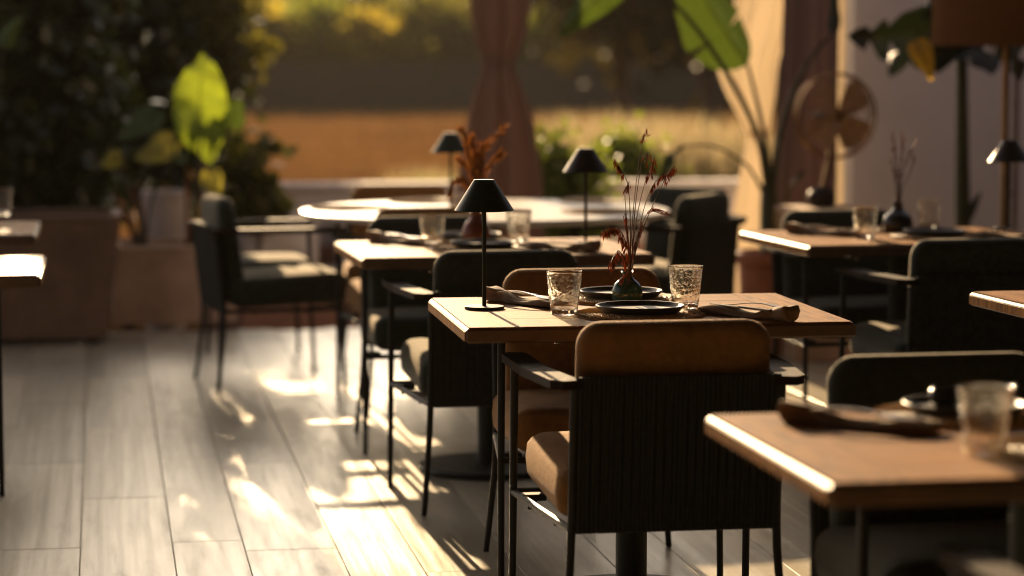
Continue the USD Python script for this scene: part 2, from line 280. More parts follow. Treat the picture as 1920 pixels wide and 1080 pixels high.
M['field_straw'] = leafmat('field_straw', (0.2, 0.105, 0.04), (0.3, 0.16, 0.06), 0.4, 0.8, 0.4, 0.5)
M['grass_green'] = leafmat('grass_green', (0.09, 0.11, 0.025), (0.3, 0.34, 0.04), 0.5, 0.6, 0.3, 2)
M['field'] = pbr('dry_field', (0.15, 0.074, 0.027), 1.0, 0.4, 0.35, (0.3, 1.0, 1.0), 0.7, 6.0, 0.1, space='world', spec=0.0)
M['fence'] = pbr('fence_boards', (0.022, 0.014, 0.011), 0.85, 0.3, 1.0, (4, 4, 0.6), space='world')

# ---------------------------------------------------------------- ground, deck, roof and walls
def ground():
    a = np.linspace(-400, 400, 81); X, Y = np.meshgrid(a, a); Z = -0.28 + 0.05 * (meshkit.noise(np.stack([X / 14, Y / 14, X * 0], -1), 3) - 0.5) * ((Y > 18) | (Y < -20))
    single('field', grid(np.stack([X, Y, Z], -1)), M['field'], kind='structure')
ground()
DECK_END = 12.95
def deck():
    d = thing('deck', None, None, kind='structure')
    part(d, 'deck_base', box(-7, 9, -6, DECK_END, -0.30, -0.022), M['subfloor'], False)
    rng = np.random.default_rng(5)
    # joints as in the photograph; widths alternate
    x = at(149, 1080)[0] - 0.23 * 30 - 0.0; edges = [at(149, 1080)[0]]
    base = [at(q, 1080)[0] for q in (149, 332, 474, 657)]; edges = list(base)
    ws = [0.205, 0.26, 0.26]; k = 0
    while edges[-1] < 8.9: edges.append(edges[-1] + ws[k % 3]); k += 1
    left = [base[0]]; k = 0
    while left[-1] > -6.9: left.append(left[-1] - ws[(k + 1) % 3]); k += 1
    edges = left[:0:-1] + edges; rest = []
    for i in range(len(edges) - 1):
        x0, x1 = edges[i] + 0.0011, edges[i + 1] - 0.0011; xm = (x0 + x1) / 2
        y = -6 + rng.uniform(0, 1.4)
        if abs(x0 - base[1]) < 0.01: y = at(332, 1016)[1] - 1.53 * 8
        if abs(x0 - base[2]) < 0.01: y = at(600, 1028)[1] - 1.53 * 8
        if abs(x0 - base[0]) < 0.01: y = at(240, 933)[1] - 1.53 * 8
        while y < DECK_END - 0.01:
            y1 = min(y + 1.53, DECK_END)
            if y1 - y > 0.1 and y1 > -6:
                b = cbox(x0, x1, max(y, -6) + 0.001, y1 - 0.001, -0.02, rng.uniform(-0.0012, 0.0), 0.001)
                ins = False
                for X, Y in ((x0, y), (x1, y), (x0, y1), (x1, y1), (xm, (y + y1) / 2)):
                    dd = Y * math.cos(YAW) + X * math.sin(YAW); xc = X * math.cos(YAW) - Y * math.sin(YAW)
                    if dd > 6.2 and abs(xc) < 0.205 * dd + 0.1: ins = True
                if ins: part(d, 'plank', b, M['plank'], False)
                else: rest.append(b)
            y = y1
    part(d, 'further_planks', cat_(rest), M['plank'], False, kind='stuff')
deck()
def terrace_roof():
    r = thing('terrace_roof', None, None, kind='structure')
    part(r, 'roof_slab', box(-2.6, 8, -5.9, 8.6, 3.0, 3.12), M['roof'], False)
    part(r, 'roof_edge', cbox(-2.6, 8, 8.6, 8.76, 2.7, 3.16, 0.01), M['post'], False)
    for k in range(8): part(r, 'rafter', cbox(-2.5 + k * 1.4, -2.4 + k * 1.4, -5.8, 8.58, 2.84, 2.998, 0.008), M['post'], False)
terrace_roof()
single('inner_wall', box(-7, 9, -6.3, -6.0, 0, 3.3), M['inner_wall'], kind='structure', smooth=False)
WX = Q(1612, 200, 12.9)[0]
single('side_wall', box(-2.95, -2.7, -6, 5.0, 0, 3.0), M['inner_wall'], kind='structure', smooth=False)
single('side_wall', box(8.0, 8.25, -6, 13.1, 0, 3.2), M['inner_wall'], kind='structure', smooth=False)
w = thing('plaster_wall', 'tall smooth grey plaster wall behind the banana plant and floor lamp', 'wall', (WX, 12.62, 0))
part(w, 'wall_face', box(0, 4.4, 0, 0.22, -0.29, 3.2), M['plaster'], False)
part(w, 'skirting', cbox(0.02, 4.3, -0.014, -0.002, 0.0, 0.09, 0.003), M['plaster'], False)
# low garden wall on the ground beyond the deck
WY = 15.55
lw = thing('garden_wall', 'long low whitewashed wall with brown plinth beyond the far edge of the deck', 'wall', (0, WY, 0))
part(lw, 'wall_body', box(0.62, 9, 0.02, 0.2, 0.222, 0.555), M['white_wall'], False)
part(lw, 'plinth', cbox(0.6, 9, -0.03, 0.23, -0.33, 0.22, 0.006), M['bench'], False)
for k in range(7): part(lw, 'coping', cbox(0.6 + k * 1.2 + 0.002, 1.8 + k * 1.2 - 0.002, -0.012, 0.232, 0.557, 0.60, 0.006), M['white_wall'], False)

gb = thing('garden_bench', 'long low pale bench with brown front standing against the whitewashed garden wall', 'bench', (0.78, 14.95, -0.28))
part(gb, 'front_panel', cbox(0.02, 1.18, 0.02, 0.06, 0.001, 0.345, 0.004), M['bench'], False)
for k in range(4): part(gb, 'seat_board', cbox(0, 1.2, 0.002 + k * 0.13, 0.127 + k * 0.13, 0.347, 0.39, 0.005), M['linen_light'], False)
for k in range(3): part(gb, 'support', box(0.05 + k * 0.52, 0.12 + k * 0.52, 0.07, 0.5, 0.001, 0.345), M['bench'], False)
for cx_, cw_, tl_, lab in ((1.05, 0.46, -5, 'pale cushion on the garden bench, nearest the side-on green chair'), (1.6, 0.44, 6, 'pale cushion on the garden bench, behind the left end of the round table')):
    single('bench_cushion', mv(rot(rot(pillow(cw_, 0.36, 0.12, 0.06, 0.05, 0.035), 72, (1, 0, 0)), tl_), cx_, 15.37, 0.285), M['linen_light'], lab, 'cushion', group='cushions on the garden bench')

# ---------------------------------------------------------------- fence, trees and field beyond
def fence():
    f = thing('board_fence', 'long dark wooden fence along the far side of the dry field', 'fence', (0, 74, 0)); rng = np.random.default_rng(8); bs = []
    for i in range(330): x = -22 + i * 0.2; bs.append(box(x, x + 0.205, rng.uniform(-0.02, 0.02), 0.04, -0.3, 1.12 + rng.uniform(-0.05, 0.05)))
    part(f, 'boards', cat_(bs), M['fence'], False, kind='stuff')
    for i in range(23): part(f, 'fence_post', box(-22 + i * 3, -21.86 + i * 3, 0.05, 0.2, -0.3, 1.2), M['fence'], False)
    part(f, 'rail', box(-22, 44, 0.05, 0.1, 0.8, 0.9), M['fence'], False); part(f, 'rail', box(-22, 44, 0.05, 0.1, 0.1, 0.2), M['fence'], False)
fence()
def tree(name, label, base, h, r, n, size, material, seed, group=None, low=0.15, cat='tree', trunk_r=None, shape=(CLUMP, CLUMP_F), clumps=46, limbs=7, rz=None):
    rng = np.random.default_rng(seed); t = thing(name, label, cat, base, 0, group); tr = trunk_r or h * 0.022
    rz = rz or (h * (1 - low)) / 2; zc = h - rz
    th = rng.normal(size=(clumps, 3)); th /= np.linalg.norm(th, axis=1, keepdims=True); rad = rng.uniform(0.35, 1, clumps) ** 0.5
    C = th * rad[:, None] * np.array([r, r, rz]) * 0.85 + [0, 0, zc]
    sp = bez([(0, 0, -0.05), (rng.normal() * 0.03 * h, rng.normal() * 0.03 * h, h * 0.35), (rng.normal() * 0.05 * h, rng.normal() * 0.05 * h, h * 0.75)], 12)
    tb = [tube(sp, np.linspace(tr, tr * 0.35, len(sp)), 8)]
    for k in rng.choice(clumps, limbs, replace=False):
        a = sp[rng.integers(3, len(sp) - 1)]; b = C[k]; q = bez([a, (a + b) / 2 + [0, 0, 0.06 * h], b], 8); tb.append(tube(q, np.linspace(tr * 0.4, tr * 0.08, len(q)), 6))
    part(t, 'trunk', cat_(tb), M['bark'])
    which = rng.integers(0, clumps, n); cr = rng.uniform(0.16, 0.34, clumps) * min(r, rz)
    P = C[which] + rng.normal(size=(n, 3)) * cr[which][:, None] * [1, 1, 0.8]; P[:, 2] = np.maximum(P[:, 2], 0.03)
    part(t, 'crown', leaves(P, size, rng, shape), material, False); return t
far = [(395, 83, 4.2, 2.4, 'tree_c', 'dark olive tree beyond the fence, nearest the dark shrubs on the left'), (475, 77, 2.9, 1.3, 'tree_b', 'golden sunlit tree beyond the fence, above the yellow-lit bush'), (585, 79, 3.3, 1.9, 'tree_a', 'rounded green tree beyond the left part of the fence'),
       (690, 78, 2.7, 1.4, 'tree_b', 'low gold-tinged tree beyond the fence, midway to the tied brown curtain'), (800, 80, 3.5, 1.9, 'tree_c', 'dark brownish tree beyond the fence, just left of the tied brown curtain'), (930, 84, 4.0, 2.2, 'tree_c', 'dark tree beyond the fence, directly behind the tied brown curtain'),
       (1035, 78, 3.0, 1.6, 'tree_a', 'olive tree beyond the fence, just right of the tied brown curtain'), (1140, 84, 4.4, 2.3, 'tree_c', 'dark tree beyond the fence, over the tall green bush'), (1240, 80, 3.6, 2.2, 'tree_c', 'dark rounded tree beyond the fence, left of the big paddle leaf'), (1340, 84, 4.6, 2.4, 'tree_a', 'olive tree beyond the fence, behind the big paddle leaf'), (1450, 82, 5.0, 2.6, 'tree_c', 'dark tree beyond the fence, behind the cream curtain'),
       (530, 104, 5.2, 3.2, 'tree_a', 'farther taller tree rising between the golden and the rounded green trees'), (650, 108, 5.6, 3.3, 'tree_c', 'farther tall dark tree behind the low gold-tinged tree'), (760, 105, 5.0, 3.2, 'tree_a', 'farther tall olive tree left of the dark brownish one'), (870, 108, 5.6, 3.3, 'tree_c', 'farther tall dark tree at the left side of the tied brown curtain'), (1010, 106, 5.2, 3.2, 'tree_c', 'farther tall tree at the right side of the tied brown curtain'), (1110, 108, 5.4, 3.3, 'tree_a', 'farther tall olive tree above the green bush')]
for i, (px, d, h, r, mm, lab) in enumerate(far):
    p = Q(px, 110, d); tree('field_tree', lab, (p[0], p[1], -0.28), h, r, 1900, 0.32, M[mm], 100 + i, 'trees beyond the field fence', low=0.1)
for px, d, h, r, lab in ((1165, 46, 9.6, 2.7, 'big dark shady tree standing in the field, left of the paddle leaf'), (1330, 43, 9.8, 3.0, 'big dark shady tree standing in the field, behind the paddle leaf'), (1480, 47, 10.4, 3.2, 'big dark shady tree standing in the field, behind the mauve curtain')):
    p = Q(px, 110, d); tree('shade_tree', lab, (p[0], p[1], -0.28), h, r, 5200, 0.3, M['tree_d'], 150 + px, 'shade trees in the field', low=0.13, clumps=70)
def blades(n, x0, x1, y0, y1, hmin, hmax, width, rng, lean=0.25, plume=0.0):
    P = np.stack([rng.uniform(x0, x1, n), rng.uniform(y0, y1, n), np.full(n, -0.28)], 1); H = rng.uniform(hmin, hmax, n); a = rng.uniform(0, 2 * np.pi, n)
    L = np.stack([np.cos(a), np.sin(a), a * 0], 1) * (H * rng.uniform(0.05, lean, n))[:, None]; S = np.stack([-np.sin(a + 0.8), np.cos(a + 0.8), a * 0], 1) * width
    V = []
    for t, wd in ((0, 1), (0.45, 0.8), (0.8, 0.5 + plume), (1.0, 0.05)):
        c = P + L * t ** 2; c[:, 2] += H * t * (1 - 0.1 * t); V += [c - S * wd, c + S * wd]
    V = np.stack(V, 1); F = np.array([[0, 1, 3], [0, 3, 2], [2, 3, 5], [2, 5, 4], [4, 5, 7], [4, 7, 6]])
    return trimesh.Trimesh(V.reshape(-1, 3), (F[None] + (np.arange(n) * 8)[:, None, None]).reshape(-1, 3), process=False)
rg = np.random.default_rng(21)
def xr(p0, p1, d): return Q(p0, 200, d)[0], Q(p1, 200, d)[0]
single('field_grass', blades(2600, -4, 24, 24, 68, 0.05, 0.18, 0.03, rg, 0.6), M['field_straw'], 'short dry grass scattered over the brown field', 'grass', False, kind='stuff')
a, b = xr(1150, 1500, 18); single('pale_grass', blades(5200, a, b, 17.2, 21.5, 0.75, 1.38, 0.006, rg, 0.3, 0.5), M['grass_gold'], 'tall pale golden grass growing behind the low wall on the right', 'grass', False, kind='stuff')
a, b = xr(790, 925, 18); single('pale_grass', blades(1500, a, b, 17.2, 20.0, 0.5, 0.95, 0.005, rg, 0.35, 0.5), M['grass_gold'], 'thin pale golden grass behind the low wall, left of the tied brown curtain', 'grass', False, kind='stuff')
a, b = xr(780, 915, 16.6); single('green_grass', blades(2200, a, b, 16.0, 17.4, 0.6, 0.98, 0.006, rg, 0.35), M['grass_green'], 'fresh green grass just behind the low wall, left of the tied brown curtain', 'grass', False, kind='stuff')
a, b = xr(1130, 1480, 15.5); single('green_grass', blades(3000, a, b, 16.0, 17.4, 0.55, 0.98, 0.006, rg, 0.35), M['grass_green'], 'fresh green grass just behind the low wall, below the pale golden grass', 'grass', False, kind='stuff')
p = Q(1062, 300, 14.7); tree('green_bush', 'dense sunlit green bush before the low wall, right of the tied brown curtain', (p[0], p[1], -0.28), 1.4, 0.24, 4200, 0.05, M['bush_green'], 61, low=0.02, cat='bush', trunk_r=0.03, shape=(LEAF, LEAF_F))
p = Q(1165, 300, 17.2); tree('green_bush', 'lower green bush beside the pale golden grass behind the low wall', (p[0], p[1], -0.28), 1.16, 0.34, 3600, 0.055, M['bush_green'], 62, low=0.02, cat='bush', trunk_r=0.03, shape=(LEAF, LEAF_F))

# ---------------------------------------------------------------- dark leafy shrubs and planters on the left
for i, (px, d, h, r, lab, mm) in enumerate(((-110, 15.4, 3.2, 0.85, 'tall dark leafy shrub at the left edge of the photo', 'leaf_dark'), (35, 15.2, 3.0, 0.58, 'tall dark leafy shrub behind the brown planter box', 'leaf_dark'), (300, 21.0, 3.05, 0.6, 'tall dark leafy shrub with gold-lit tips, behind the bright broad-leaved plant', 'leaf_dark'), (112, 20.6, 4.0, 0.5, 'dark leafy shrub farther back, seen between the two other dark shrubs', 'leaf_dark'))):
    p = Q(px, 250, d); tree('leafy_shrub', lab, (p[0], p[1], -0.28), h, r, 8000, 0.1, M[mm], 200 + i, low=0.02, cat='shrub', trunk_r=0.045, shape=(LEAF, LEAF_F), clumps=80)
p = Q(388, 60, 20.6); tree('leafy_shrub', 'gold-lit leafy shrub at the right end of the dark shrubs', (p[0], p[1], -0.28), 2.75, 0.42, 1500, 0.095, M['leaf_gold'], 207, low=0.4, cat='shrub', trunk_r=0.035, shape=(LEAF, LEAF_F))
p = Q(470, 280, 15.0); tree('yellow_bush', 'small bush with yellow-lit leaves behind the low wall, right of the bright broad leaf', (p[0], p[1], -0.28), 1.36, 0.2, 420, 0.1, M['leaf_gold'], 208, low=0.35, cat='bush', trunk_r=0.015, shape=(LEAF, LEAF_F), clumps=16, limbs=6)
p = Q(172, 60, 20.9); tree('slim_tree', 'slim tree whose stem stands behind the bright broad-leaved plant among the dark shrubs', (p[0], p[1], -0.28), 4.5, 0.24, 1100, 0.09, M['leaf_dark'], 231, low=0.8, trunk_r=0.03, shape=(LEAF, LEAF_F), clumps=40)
def planter(name, label, x0, x1, y0, y1, z1, taper, material):
    t = thing(name, label, 'planter', ((x0 + x1) / 2, (y0 + y1) / 2, 0)); w, d = (x1 - x0) / 2, (y1 - y0) / 2; c = 0.012
    pts = [(sx_ * (w - k * taper - q), sy_ * (d - k * taper - (c - q)), z) for sx_ in (-1, 1) for sy_ in (-1, 1) for k, z in ((1, 0.03), (0, z1)) for q in (0, c)]
    outer = hull(pts); inner = box(-w + 0.05, w - 0.05, -d + 0.05, d - 0.05, z1 - 0.06, z1 + 0.1)
    part(t, 'planter_box', outer.difference(inner), material, False); part(t, 'rim', cbox(-w - 0.006, w + 0.006, -d - 0.006, d + 0.006, z1 + 0.001, z1 + 0.022, 0.004).difference(box(-w + 0.045, w - 0.045, -d + 0.045, d - 0.045, z1 - 0.1, z1 + 0.1)), material, False); part(t, 'soil', box(-w + 0.052, w - 0.052, -d + 0.052, d - 0.052, z1 - 0.058, z1 - 0.03), M['soil'], False)
    for sx_ in (-1, 1): part(t, 'foot', box(sx_ * (w - taper - 0.08) - 0.03, sx_ * (w - taper - 0.08) + 0.03, -d + taper + 0.03, d - taper - 0.03, 0, 0.029), M['iron'], False)
    return t
planter('planter_box', 'wide tapered dark brown planter box at the left end of the deck', at(-190, 619)[0], at(228, 619)[0], 12.32, 12.92, 0.60, 0.07, M['planter'])
planter('planter_box', 'low pale brown planter box holding the bright broad-leaved plants', at(212, 615)[0], at(445, 615)[0], 12.98, 13.6, 0.40, 0.0, M['planter_pale'])
pw_ = Q(305, 420, 14.05)
pt = thing('plant_pot', 'tall round white plant pot behind the low pale brown planter box', 'pot', (pw_[0], 13.85, -0.28))
part(pt, 'pot_body', lathe([(0, 0), (0.095, 0), (0.113, 0.45), (0.127, 0.91), (0.132, 0.93), (0.125, 0.94), (0.115, 0.93), (0.11, 0.86), (0, 0.86)]), M['pot_white']); part(pt, 'soil', cyl(0.108, 0.861, 0.875), M['soil'])

def blade_leaf(spine, width, side, fold=0.18, wave=0.03, tip=0.6, n=18, m=9, torn=(), seed=0, heart=0.0):
    """Broad leaf: a sheet about a curved midrib; width is the half width in metres; torn lists the places along it where the blade is split."""
    S = bez(spine, n); n = len(S); side = np.asarray(side, float); t = np.linspace(0, 1, n); T = np.gradient(S, axis=0); T /= np.linalg.norm(T, axis=1, keepdims=True)
    Sd = side[None] - T * (T @ side)[:, None]; Sd /= np.linalg.norm(Sd, axis=1, keepdims=True); N = np.cross(T, Sd)
    W = width * np.clip(np.sin(np.pi * np.clip(t, 0.0, 1) ** tip), 0, 1) ** 0.75; W[0] = max(W[0], width * heart); u = np.linspace(-1, 1, m); rng = np.random.default_rng(seed); ph = rng.uniform(0, 6)
    for k in torn: W[np.argmin(abs(t - k))] *= 0.3
    V = S[:, None] + Sd[:, None] * (W[:, None] * u)[..., None] + N[:, None] * (fold * W[:, None] * abs(u) ** 1.4 + wave * width * 2 * np.sin(t[:, None] * 22 + ph + u * 2) * abs(u))[..., None]
    V -= T[:, None] * (heart * width * abs(u) ** 1.5 * (1 - t[:, None]) ** 3)[..., None]
    return grid(V)
def rib(spine, r): S = bez(spine, 14); return tube(S, np.linspace(r, r * 0.25, len(S)), 6)
def plant_leaf(t, spine, width, side, leaf, stem=None, stem_r=0.008, **kw):
    p = part(t, 'leaf', blade_leaf(spine, width, side, **kw), leaf, True); part(p, 'midrib', rib(spine, 0.005 if width < 0.2 else 0.009), M['stem_green'])
    if stem is not None: S = bez(stem, 16); part(t, 'stem', tube(S, np.linspace(stem_r, stem_r * 0.5, len(S)), 7), M['stem_green'])
def rel(o, px, py, d): return Q(px, py, d) - np.array(o)
# the bright elephant-ear plants
o = np.array([Q(362, 460, 13.3)[0], 13.3, 0.37]); D0 = 13.3
t = thing('broad_leaf_plant', 'bright green broad-leaved plant with one large upright sunlit leaf', 'plant', o)
R_ = lambda px, py, dd=0.0: rel(o, px, py, 13.25 + dd)
plant_leaf(t, [R_(378, 258), R_(374, 190), R_(378, 140), R_(382, 101, 0.06)], 0.145, RIGHT, M['leaf_bright'], [(0, 0, 0), R_(366, 360), R_(374, 300), R_(378, 258)], 0.013, heart=0.55, tip=0.62, n=48, m=13, wave=0.05, seed=1)
plant_leaf(t, [R_(384, 224, 0.12), R_(388, 262, 0.10), R_(394, 310, 0.06)], 0.1, RIGHT, M['leaf_bright'], [(0.02, 0, 0), R_(398, 350, 0.05), R_(396, 280, 0.14), R_(384, 224, 0.12)], 0.011, heart=0.5, n=40, wave=0.05, seed=2)
plant_leaf(t, [R_(432, 236, 0.1), R_(438, 210, 0.1), R_(452, 186, 0.1)], 0.07, RIGHT, M['leaf_green'], [(0.03, 0.03, 0), R_(400, 330, 0.06), R_(432, 236, 0.1)], 0.009, heart=0.4, seed=3)
plant_leaf(t, [R_(392, 322, -0.08), R_(400, 345, -0.1), R_(412, 372, -0.1)], 0.06, RIGHT, M['leaf_yellow'], [(0.03, -0.03, 0), R_(376, 360, -0.05), R_(392, 322, -0.08)], 0.008, heart=0.3, seed=4)
for k, (x_, y_) in enumerate(((348, 330), (376, 345))): part(t, 'leaf_sheath', tube(bez([R_(355 + 16 * k, 462), R_(x_ + 4, 400), R_(x_, y_)], 10), np.linspace(0.022, 0.006, 11), 7), M['stem_orange'])
o = np.array([Q(262, 460, 13.3)[0], 13.25, 0.37])
t = thing('broad_leaf_plant', 'broad-leaved plant with dark and yellowing drooping leaves beside the white pot', 'plant', o)
R_ = lambda px, py, dd=0.0: rel(o, px, py, 13.2 + dd)
plant_leaf(t, [R_(294, 208, 0.05), R_(262, 232), R_(218, 262, -0.05)], 0.075, UP + 0.5 * FWD, M['leaf_green'], [(0, 0, 0), R_(262, 360), R_(282, 260, 0.03), R_(294, 208, 0.05)], 0.010, heart=0.4, seed=5)
plant_leaf(t, [R_(328, 262, 0.02), R_(295, 282, -0.05), R_(252, 298, -0.05)], 0.075, UP + 0.3 * FWD, M['leaf_yellow'], [(0.02, 0, 0), R_(286, 370), R_(322, 300), R_(328, 262, 0.02)], 0.009, heart=0.4, seed=6)
plant_leaf(t, [R_(228, 292), R_(210, 302, -0.04), R_(189, 312, -0.04)], 0.045, UP, M['leaf_yellow'], [(-0.01, 0, 0), R_(244, 380), R_(228, 292)], 0.007, heart=0.3, seed=7)
for k, (x0_, x_, y_) in enumerate(((262, 258, 338), (258, 210, 362), (268, 244, 350))): part(t, 'leaf_sheath', tube(bez([R_(x0_, 462), R_((x0_ + x_) / 2 + 6, 410), R_(x_, y_)], 10), np.linspace(0.024, 0.005, 11), 7), M['stem_orange'])
o = np.array([*Q(-6, 395, 12.6)[:2], 0.57]); t = thing('strap_leaf_plant', 'plant with a yellow-green strap leaf at the top left edge of the photo', 'plant', o); R_ = lambda px, py, dd=0.0: rel(o, px, py, 12.6 + dd)
plant_leaf(t, [R_(5, 92), R_(18, 60), R_(44, 28)], 0.045, RIGHT + UP, M['leaf_green'], [(0, 0, 0), R_(-8, 250), R_(5, 92)], 0.008, seed=8)

# ---------------------------------------------------------------- curtains
def bundle(zs, xs, rs, folds, amp, flat, seed, y=0.0, n=120):
    rng = np.random.default_rng(seed); z = np.linspace(zs[0], zs[-1], 64); cx = np.interp(z, zs, xs); r = np.interp(z, zs, rs)
    ker = np.array([0, 1, 2, 1, 0]) / 4.0; r = np.convolve(np.pad(r, 2, 'edge'), ker, 'valid'); cx = np.convolve(np.pad(cx, 2, 'edge'), ker, 'valid')
    a = np.linspace(0, 2 * np.pi, n); ph = rng.uniform(0, 6, 3)
    f = 1 + amp * np.sin(folds * a[None] + ph[0] + 0.6 * np.sin(z * 2.2 + ph[1])[:, None]) + amp * 0.5 * np.sin((folds * 1.7 // 1) * a[None] + ph[2] - z[:, None])
    V = np.stack([cx[:, None] + r[:, None] * f * np.cos(a), y + flat * r[:, None] * f * np.sin(a), np.broadcast_to(z[:, None], f.shape)], -1)
    return grid(V[:, ::-1])
def curtain(name, label, d, ys, xs, ws, material, folds, amp, flat, seed, tie=None, top=2.9, topw=None, bottom=0.03, botw=None):
    P = [Q(x, y, d) for x, y in zip(xs, ys)]; Y0 = np.mean([p[1] for p in P]); k = FPX / d
    z = [p[2] for p in P]; x = [p[0] for p in P]; r = [w / 2 / k for w in ws]
    zs = [bottom] + z[::-1] + [top]; xx = [x[-1]] + x[::-1] + [x[0]]; rr = [botw or r[-1]] + r[::-1] + [topw or r[0]]
    t = thing(name, label, 'curtain', (x[0], Y0, 0)); xx = np.array(xx) - x[0]
    part(t, 'cloth', bundle(zs, xx, rr, folds, amp, flat, seed), material, True)
    if tie is not None:
        zt = Q(0, tie, d)[2]; xt = np.interp(zt, zs, xx); rt = np.interp(zt, zs, rr) * 1.1; a = np.linspace(0, 2 * np.pi, 24)
        V = np.stack([np.stack([xt + rt * s * np.cos(a), flat * rt * s * np.sin(a), np.full(24, zt + h_)], -1) for s, h_ in ((0.97, -0.02), (1.06, -0.012), (1.06, 0.012), (0.97, 0.02))]); part(t, 'tie_band', grid(V[:, ::-1]), material, True)
    return t
c1 = curtain('tied_curtain', 'brown curtain tied round the middle, hanging behind the round table', 12.75, [0, 60, 98, 118, 138, 180, 260, 330, 370], [936, 936, 935, 934, 934, 936, 940, 942, 942], [102, 92, 68, 46, 62, 92, 122, 140, 146], M['curtain_brown'], 9, 0.16, 0.75, 3, tie=118, topw=0.15, botw=0.21)
curtain('tied_curtain', 'cream sheer curtain glowing in the sun behind the paddle-leaved plant', 12.75, [0, 60, 120, 180, 250, 330, 440, 550], [1428, 1416, 1396, 1408, 1424, 1416, 1406, 1402], [100, 104, 108, 84, 36, 50, 64, 66], M['sheer'], 8, 0.14, 0.5, 4, tie=250, topw=0.17)
curtain('hanging_curtain', 'mauve curtain hanging straight beside the standing fan', 12.3, [0, 100, 200, 320], [1518, 1518, 1516, 1512], [92, 94, 98, 110], M['curtain_mauve'], 11, 0.13, 0.5, 5)
curtain('hanging_curtain', 'narrow cream sheer curtain at the left edge of the grey plaster wall', 13.2, [0, 200, 420], [1589, 1589, 1588], [40, 38, 40], M['sheer'], 6, 0.1, 0.5, 6)
pc = Q(936, 60, 12.75)
tp = thing('canopy_post', 'slim post wrapped by the tied brown curtain', 'post', (pc[0], pc[1], 0)); part(tp, 'shaft', cyl(0.03, 0.012, 2.88, 12), M['post']); part(tp, 'foot_plate', cyl(0.06, 0, 0.01, 16), M['iron'])

# ---------------------------------------------------------------- paddle-leaved plant in a terracotta pot
D1 = 11.9; o = np.array([*Q(1446, 520, D1)[:2], 0.0])
t = thing('plant_pot', 'terracotta plant pot below the paddle-leaved plant', 'pot', o)
part(t, 'pot_body', lathe([(0, 0), (0.13, 0), (0.145, 0.2), (0.155, 0.42), (0.17, 0.425), (0.172, 0.47), (0.16, 0.48), (0.145, 0.47), (0.14, 0.42), (0, 0.42)]), M['terracotta']); part(t, 'soil', cyl(0.138, 0.421, 0.435), M['soil'])
o = o + [0, 0, 0.436]; t = thing('paddle_leaf_plant', 'tall plant with large green paddle leaves in the terracotta pot', 'plant', o); R_ = lambda px, py, dd=0.0: rel(o, px, py, D1 + dd)
S = bez([(0, 0, 0), R_(1442, 390), R_(1440, 345)], 10); part(t, 'trunk', tube(S, np.linspace(0.055, 0.03, len(S)), 10), M['stem_green'])
plant_leaf(t, [R_(1402, 122, 0.1), R_(1360, 60, 0.05), R_(1322, 0), R_(1270, -75, -0.1)], 0.17, RIGHT + 0.5 * FWD + 0.25 * UP, M['leaf_green'], [R_(1446, 360), R_(1432, 250, 0.03), R_(1402, 122, 0.1)], 0.016, tip=0.75, fold=0.55, wave=0.02, n=40, torn=(0.33,), seed=11)
S = bez([R_(1440, 360), R_(1415, 240, -0.1), R_(1345, 108, -0.15), R_(1262, 5, -0.2), R_(1180, -50, -0.25)], 20); part(t, 'stem', tube(S, np.linspace(0.016, 0.008, len(S)), 7), M['stem_green'])
plant_leaf(t, [R_(1180, -50, -0.25), R_(1120, 0, -0.28), R_(1045, 70, -0.3)], 0.085, UP + 0.4 * RIGHT, M['leaf_green'], fold=0.4, seed=12)
S = bez([R_(1448, 360), R_(1458, 280, -0.05), R_(1480, 190, -0.08), R_(1520, 110, -0.1), R_(1560, 62, -0.1)], 20); part(t, 'stem', tube(S, np.linspace(0.016, 0.008, len(S)), 7), M['stem_green'])
plant_leaf(t, [R_(1560, 62, -0.1), R_(1566, 30, -0.1), R_(1560, -40, -0.1)], 0.03, RIGHT, M['leaf_deep'], fold=0.6, seed=13)
plant_leaf(t, [R_(1282, 274, -0.3), R_(1258, 300, -0.32), R_(1232, 345, -0.32)], 0.032, UP + RIGHT, M['leaf_deep'], [R_(1436, 370), R_(1400, 310, -0.1), R_(1340, 275, -0.2), R_(1282, 274, -0.3)], 0.009, fold=0.5, seed=14)
plant_leaf(t, [R_(1486, 345, -0.05), R_(1500, 330, -0.1), R_(1512, 318, -0.1)], 0.012, UP, M['leaf_deep'], [R_(1452, 395), R_(1470, 380, -0.03), R_(1486, 345, -0.05)], 0.006, seed=15)

# ---------------------------------------------------------------- banana plant, floor lamp and fan by the plaster wall
D2 = 11.9; o = np.array([*at(1805, 97 + 1.4 * FPX / D2, 0)[:2], 0.0])
t = thing('plant_pot', 'dark round pot at the foot of the banana plant', 'pot', o); part(t, 'pot_body', lathe([(0, 0), (0.15, 0), (0.18, 0.3), (0.185, 0.31), (0.17, 0.32), (0.16, 0.27), (0, 0.27)]), M['planter']); part(t, 'soil', cyl(0.158, 0.271, 0.28), M['soil'])
o = o + [0, 0, 0.281]; t = thing('banana_plant', 'tall banana plant with drooping dark leaves and one yellow leaf before the grey wall', 'plant', o); R_ = lambda px, py, dd=0.0: rel(o, px, py, D2 + dd)
S = bez([(0, 0, 0), R_(1804, 300), R_(1803, 100)], 14); part(t, 'trunk', tube(S, np.linspace(0.04, 0.026, len(S)), 10), M['stem_green'])
plant_leaf(t, [R_(1800, 105), R_(1720, 50, -0.05), R_(1650, 62, -0.1), R_(1588, 66, -0.12)], 0.15, FWD * -0.5 + UP, M['leaf_deep'], fold=-0.9, torn=(0.35, 0.6, 0.8), seed=21)
plant_leaf(t, [R_(1800, 100), R_(1740, 62, 0.15), R_(1690, 90, 0.2), R_(1668, 146, 0.22)], 0.13, RIGHT - FWD, M['leaf_deep'], fold=-0.4, torn=(0.4, 0.7), seed=22)
